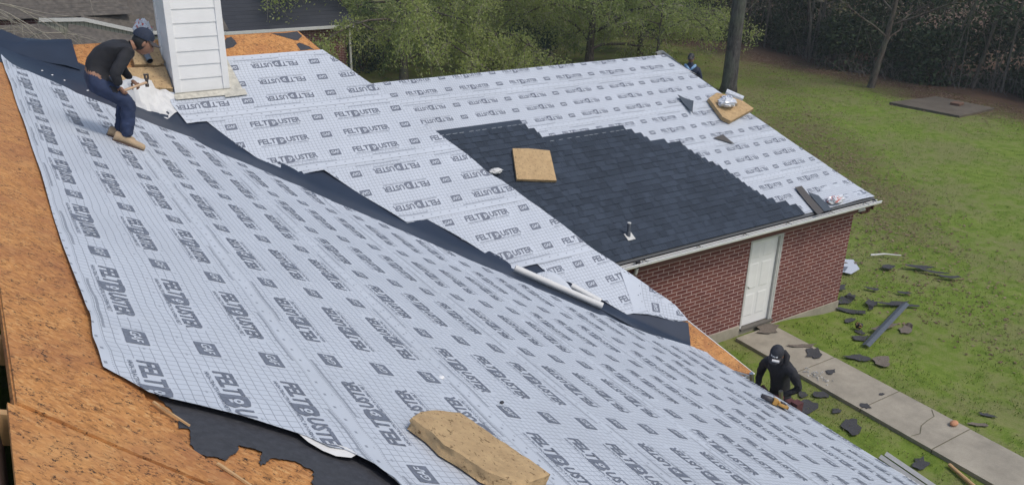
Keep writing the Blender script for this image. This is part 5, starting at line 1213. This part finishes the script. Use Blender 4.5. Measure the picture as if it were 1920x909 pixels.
# rolled felt offcut lying in the valley
T = empty('felt_roll', (5.95, 8.05, 4.1), 'half unrolled tube of pale printed felt lying in the black valley', 'felt roll')
def vz(x, y): return max(zA(x), zB(y))
ra, rb_ = Vector((5.47, 8.40, 0)), Vector((6.39, 7.66, 0)); ra.z = vz(ra.x, ra.y)+.10; rb_.z = vz(rb_.x, rb_.y)+.09
q = MB(); q.tube([ra, ra.lerp(rb_, .3), ra.lerp(rb_, .6), rb_], [.048, .046, .044, .046], 14, cap=False); q.tube([ra, rb_], .03, 10, 1, cap=False); q.build('rolled_tube', [M_FELTB, M_TAR], T, smooth=True)
rc, rd_ = ra.lerp(rb_, .62)+Vector((.10, .09, .03)), rb_+Vector((.03, .08, .03)); q = MB(); q.tube([rc, rd_], .04, 12, cap=False); q.build('rolled_tube', M_FELTB, T, smooth=True)
V = []; F = []; n1, n2 = 14, 8; uvs_ = []
for i in range(n1+1):
    t = .25+.42*i/n1; p = ra.lerp(rb_, t); w_ = .20*math.sin(math.pi*min(1, (i+.5)/n1*.95+.03))+.02
    for k in range(n2+1):
        a = math.pi*.9*k/n2; V.append(p+Vector((.66, .75, 0))*w_*(k/n2)+Vector((0, 0, .02+.09*math.sin(a)*(w_/.2)))); uvs_.append((i*.05, -1.3+k*.12))
for i in range(n1):
    for k in range(n2): F.append((i*(n2+1)+k, (i+1)*(n2+1)+k, (i+1)*(n2+1)+k+1, i*(n2+1)+k+1))
o = mesh('unrolled_bulge', V, F, M_FELT, T, smooth=True); ul = o.data.uv_layers.new(name='UVMap'); li = np.empty(len(o.data.loops), np.int32); o.data.loops.foreach_get('vertex_index', li); ul.data.foreach_set('uv', np.array(uvs_)[li].ravel())
# yellow-orange cordless nailer near the eave
T = empty('cordless_tool', (7.1, 5.22, 3.5), 'orange and black cordless tool lying on the felt by the eave', 'power tool')
M_ORANGE = plain('orange_plastic', (.46, .25, .06), .45); M_DGREY = plain('dark_grey_plastic', (.05, .045, .05), .5)
Mt = Matrix.Translation(PX('A', 7.08, 5.24, .03)) @ Matrix((Vector((.70, -.70, -.35)).normalized(), PL['A'][1].cross(Vector((.70, -.70, -.35)).normalized()), PL['A'][1])).transposed().to_4x4()
def tb(name, mat, *bx, bev=.008):
    q = MB()
    for a, b in bx: q.box(a, b, 0, Mt)
    return q.build(name, mat, T, bevel=bev)
q = MB(); q.tube([Mt @ Vector(p) for p in ((-.20, 0, .035), (-.12, 0, .035), (-.06, 0, .035))], [.026, .036, .036], 12); q.build('barrel', M_DGREY, T, smooth=True)
tb('housing', M_ORANGE, ((-.06, -.042, 0), (.0, .042, .075)), ((.0, -.03, .01), (.03, .03, .06)))
tb('handle', M_ORANGE, ((.0, -.070, .018), (.125, -.045, .055)), ((.10, -.070, .018), (.125, .06, .055)), ((.0, .038, .018), (.125, .062, .055)))
tb('battery', M_DGREY, ((.035, -.040, .008), (.095, .034, .068)))
# caps and specks on the main felt
q = MB(); q.ball(PX('A', 2.18, 4.23, .03), (.022, .022, .008), nu=10, nv=5); tag(q.build('plastic_disc', M_WHITE), 'small white plastic disc on the middle of the main slope', 'disc')
q = MB(); q.ball(PX('A', 2.50, 3.98, .03), (.018, .014, .010), nu=7, nv=4); tag(q.build('shingle_crumb', M_TAR), 'tiny black crumb on the felt below the white disc', 'crumb')

# ------------------------------------------------------------------ debris on the ground
def ragged(c, r, n, seed, ax=1, ay=1, rot=0):
    g = random.Random(seed); o = []
    for i in range(n):
        a = 2*math.pi*(i+g.uniform(-.3, .3))/n; k = r*g.choice((.68, .82, .95, 1.05, 1.2)); x, y = math.cos(a)*k*ax, math.sin(a)*k*ay
        o.append((c[0]+x*math.cos(rot)-y*math.sin(rot), c[1]+x*math.sin(rot)+y*math.cos(rot)))
    return o
GD = 'torn shingle scraps on the ground'
D = [((17.75, 11.75), .20, 1.5, .7, .2, 'small dark scrap just right of the brick corner, below the printed white scrap'), ((17.35, 11.3), .36, 1.5, .7, .1, 'wide dark scrap on the grass against the brick corner'),
 ((16.95, 10.85), .32, 1.6, .6, -.9, 'long dark scrap lying off the corner of the foundation'), ((16.5, 10.55), .20, 1.6, .6, .1, 'small black scrap in bright grass right of the foundation corner'),
 ((17.65, 10.78), .28, 1.3, .6, .4, 'dark curved scrap at the left end of the row above the long strip'), ((18.15, 10.50), .34, 1.7, .45, -.4, 'dark ragged scrap in the middle of the row above the long strip'), ((18.45, 10.2), .20, 1.5, .5, -.6, 'little dark scrap touching the top end of the long strip'),
 ((18.95, 10.75), .19, 1.5, .55, -.8, 'pointed dark scrap alone above the long strip'), ((16.15, 10.0), .16, 1.2, .9, .3, 'crumpled black scrap beside the orange wrapper'), ((15.80, 9.75), .28, 1.5, .7, 0, 'black triangular scrap left of the lower end of the long strip'),
 ((14.80, 9.05), .30, 1.5, .7, -.5, 'dark folded scrap nearest the sidewalk edge below the long strip'), ((15.15, 8.75), .33, 1.4, .8, .3, 'large grey scrap in the grass below the long strip'),
 ((20.82, 11.55), .34, 1.8, .5, -.6, 'dark scrap at the upper end of the far row of debris'), ((20.85, 11.15), .30, 1.8, .4, -1.0, 'thin dark scrap in the middle of the far row of debris'), ((20.95, 10.72), .27, 1.6, .5, -.7, 'black scrap at the right end of the far row of debris'), ((20.05, 12.0), .26, 1.3, .7, -.3, 'dark scrap on the lawn left of the far row of debris'),
 ((19.3, 12.7), .22, 2.2, .5, -.6, 'grey flattened scrap on the lawn above the printed white scrap'), ((18.45, 11.3), .2, 1.5, .6, -.9, 'dark scrap half sunk in the grass right of the brick corner'),
 ((13.95, 10.85), .38, 1.2, .8, .2, 'brown-grey torn piece lying on the doorstep end of the sidewalk'), ((14.05, 9.95), .24, 1.8, .5, -.5, 'thin black scrap across the sidewalk below the brown-grey piece'), ((14.0, 9.62), .30, 1.4, .8, .3, 'large dark scrap on the sidewalk right of the hooded worker'),
 ((13.66, 8.93), .16, 1.3, .8, 0, 'small dark scrap on the sidewalk beside the spilled nails'), ((13.22, 7.75), .14, 1, 1, 0, 'small square scrap on the left edge of the sidewalk'), ((13.85, 7.85), .07, 1.3, .8, 0, 'tiny black scrap on the sidewalk'),
 ((12.45, 7.50), .32, 1.3, .8, .5, 'large dark scrap in the grass strip between eave and sidewalk'), ((12.85, 8.52), .22, 1.3, .8, -.4, 'dark scrap in the grass strip right of the hooded worker'), ((12.25, 8.35), .30, 1.2, .9, .2, 'broad dark scrap in the grass strip close beside the eave'), ((12.55, 8.72), .17, 1.2, .8, .9, 'small dark scrap in the grass strip nearest the tool belt'), ((12.65, 7.98), .15, 1.3, .8, 0, 'dark scrap between the two large ones in the grass strip'),
 ((15.15, 6.44), .18, 1.5, .6, -.7, 'dark scrap on the right side of the sidewalk near the orange stone'), ((14.62, 6.30), .18, 1.6, .5, -.6, 'brown scrap along the right sidewalk edge'), ((12.55, 6.15), .24, 1.3, .8, .4, 'dark scrap low in the grass strip beside the wooden stick')]
for i, (c, r, ax, ay, rot, lab) in enumerate(D):
    m = M_SCRAPB if 'brown' in lab or 'grey' in lab.split()[:2] else M_SCRAP
    hh = .014 if (13.05 < c[0] < 14.3 and c[1] < 10.98) else .035
    lift_ = .08 if 13.05 < c[0] < 14.3 else 0
    flat('shingle_scrap', lab, 'scrap', 'G', ragged(c, r*.68, 13, i+3, ax, ay, rot), hh+lift_, .006, m, GD, curl=.03, seed=i)
# long metal strip with pieces across it
a_, b_ = Vector((15.45, 9.36, -.10)), Vector((18.42, 10.34, -.22)); d_ = (b_-a_).normalized(); p_ = Vector((-d_.y, d_.x, 0))*.085
q = MB(); q.add([a_-p_, b_-p_, b_+Vector((0, 0, .035)), a_+Vector((0, 0, .035)), a_+p_, b_+p_], [(0, 1, 2, 3), (3, 2, 5, 4)]); o = q.build('metal_strip', plain('grey_metal_strip', (.10, .115, .135), .5, .3, var=.2)); md = o.modifiers.new('t', 'SOLIDIFY'); md.thickness = .004
tag(o, 'long grey bent metal strip lying on the lawn', 'metal strip')
flat('felt_scrap', 'brown curved felt scrap lying across the long metal strip', 'scrap', 'G', ragged((16.85, 9.82), .26, 11, 91, 1.6, .42, -.1), .10, .006, M_SCRAPB, 'brown felt scraps by the metal strip', curl=.02)
flat('felt_scrap', 'round brown felt scrap right of the long metal strip', 'scrap', 'G', ragged((17.25, 9.55), .20, 11, 92, 1.3, .8, .3), .04, .006, M_SCRAPB, 'brown felt scraps by the metal strip', curl=.012)
clump('orange_wrapper', 'orange and black crumpled wrapper on the grass by the long strip', 'wrapper', (16.25, 10.12, -.16), .09, [M_BLACK, M_ORANGE], 21, 3, (1, 1, 1.3))
# printed white felt scrap beside the wall
o = flat('felt_scrap', 'white felt scrap printed with grey letters beside the brick corner', 'scrap', 'G', [(18.55, 12.62), (19.25, 13.05), (19.62, 12.78), (19.22, 12.28), (18.72, 12.18)], .04, .004, M_WHT)
stx, stf = text_mesh('STER', 1, .05); stx = fit_box(stx, 0, .36, 0, .16); dx_ = Vector((.90, .43, 0)); dy_ = Vector((-.43, .90, 0)); oc = o.location
lt_ = mesh('lettering', [Vector((18.72, 12.36, 0))+dx_*a+dy_*b+Vector((0, 0, oc.z+.012)) for a, b in stx], [tuple(t) for t in stf], M_INK, o)
if lt_.data.polygons[0].normal.z < 0: lt_.data.flip_normals()
for c, e, lab in (((20.35, 12.75), (21.1, 12.30), 'thin white splinter on the lawn left of the far debris'), ((18.65, 13.35), (18.95, 13.2), 'short white splinter on the lawn near the printed scrap')):
    q = MB(); q.tube([(c[0], c[1], -.22), ((c[0]+e[0])/2, (c[1]+e[1])/2+.05, -.20), (e[0], e[1], -.22)], [.03, .025, .015], 5); tag(q.build('splinter', M_PRINT), lab, 'splinter', 'white splinters on the lawn')
# spilled nails: countable little heap on the sidewalk
g2 = random.Random(5); proto = None
for i in range(46):
    x, y = g2.gauss(13.28, .09), g2.gauss(9.03, .16); 
    if proto is None:
        q = MB(); q.tube([(0, 0, 0), (0, 0, .004), (0, 0, .005), (0, 0, .03)], [.017, .017, .004, .003], 7); proto = q.build('cap_nail', M_GREYWHITE); o = proto
    else: o = proto.copy(); COL.objects.link(o)
    o.location = (max(13.09, x), y, .012); o.rotation_euler = (g2.uniform(.3, 1.5), g2.uniform(0, 6), g2.uniform(0, 6)); tag(o, 'pale cap nail in the little heap spilled on the sidewalk', 'nail', 'spilled nails on the sidewalk')
q = MB(); q.ball((0, 0, 0), (.10, .065, .05), nu=12, nv=8); o = q.build('stone', plain('orange_stone', (.50, .24, .13), .8)); o.location = (14.10, 6.50, .045); tag(o, 'orange oval stone lying on the sidewalk', 'stone')
q = MB(); q.tube([(12.93, 5.86, -.02), (12.62, 4.95, -.02)], [.035, .04], 9); tag(q.build('wooden_stick', M_WOOD), 'round wooden stick lying in the grass beside the sidewalk', 'stick')
# pale boards leaning by the eave at the bottom right
for k, (dx, lab) in enumerate(((0, 'outer pale metal flashing length lying below the eave'), (.16, 'inner pale metal flashing length lying below the eave'))):
    q = MB(); a_, b_ = Vector((12.25-dx, 6.62, -.02)), Vector((12.02-dx, 4.2, -.02)); p_ = Vector((.06, 0, 0)); q.add([a_-p_, b_-p_, b_+p_, a_+p_, a_+Vector((0, 0, .05)), b_+Vector((0, 0, .05))], [(0, 1, 5, 4), (4, 5, 2, 3), (0, 3, 2, 1)]); tag(q.build('flashing_length', M_GREYWHITE), lab, 'flashing', 'flashing lengths below the eave')
# small twigs and stones sprinkled in the strip


# ------------------------------------------------------------------ faint air haze round the whole place
hz = NT('haze_air'); hz.t.nodes.remove(hz.b); pv = hz.n('VolumePrincipled'); pv.inputs['Color'].default_value = (.86, .90, .97, 1); pv.inputs['Density'].default_value = .0008; pv.inputs['Anisotropy'].default_value = .2
hz.t.links.new(pv.outputs[0], hz.t.nodes['Material Output'].inputs['Volume'])
q = MB(); q.box((-170, -170, -2.2), (305, 325, 24)); tag(q.build('haze', hz.mat), 'faint pale haze over the lawn and the wood', 'haze', kind='stuff')
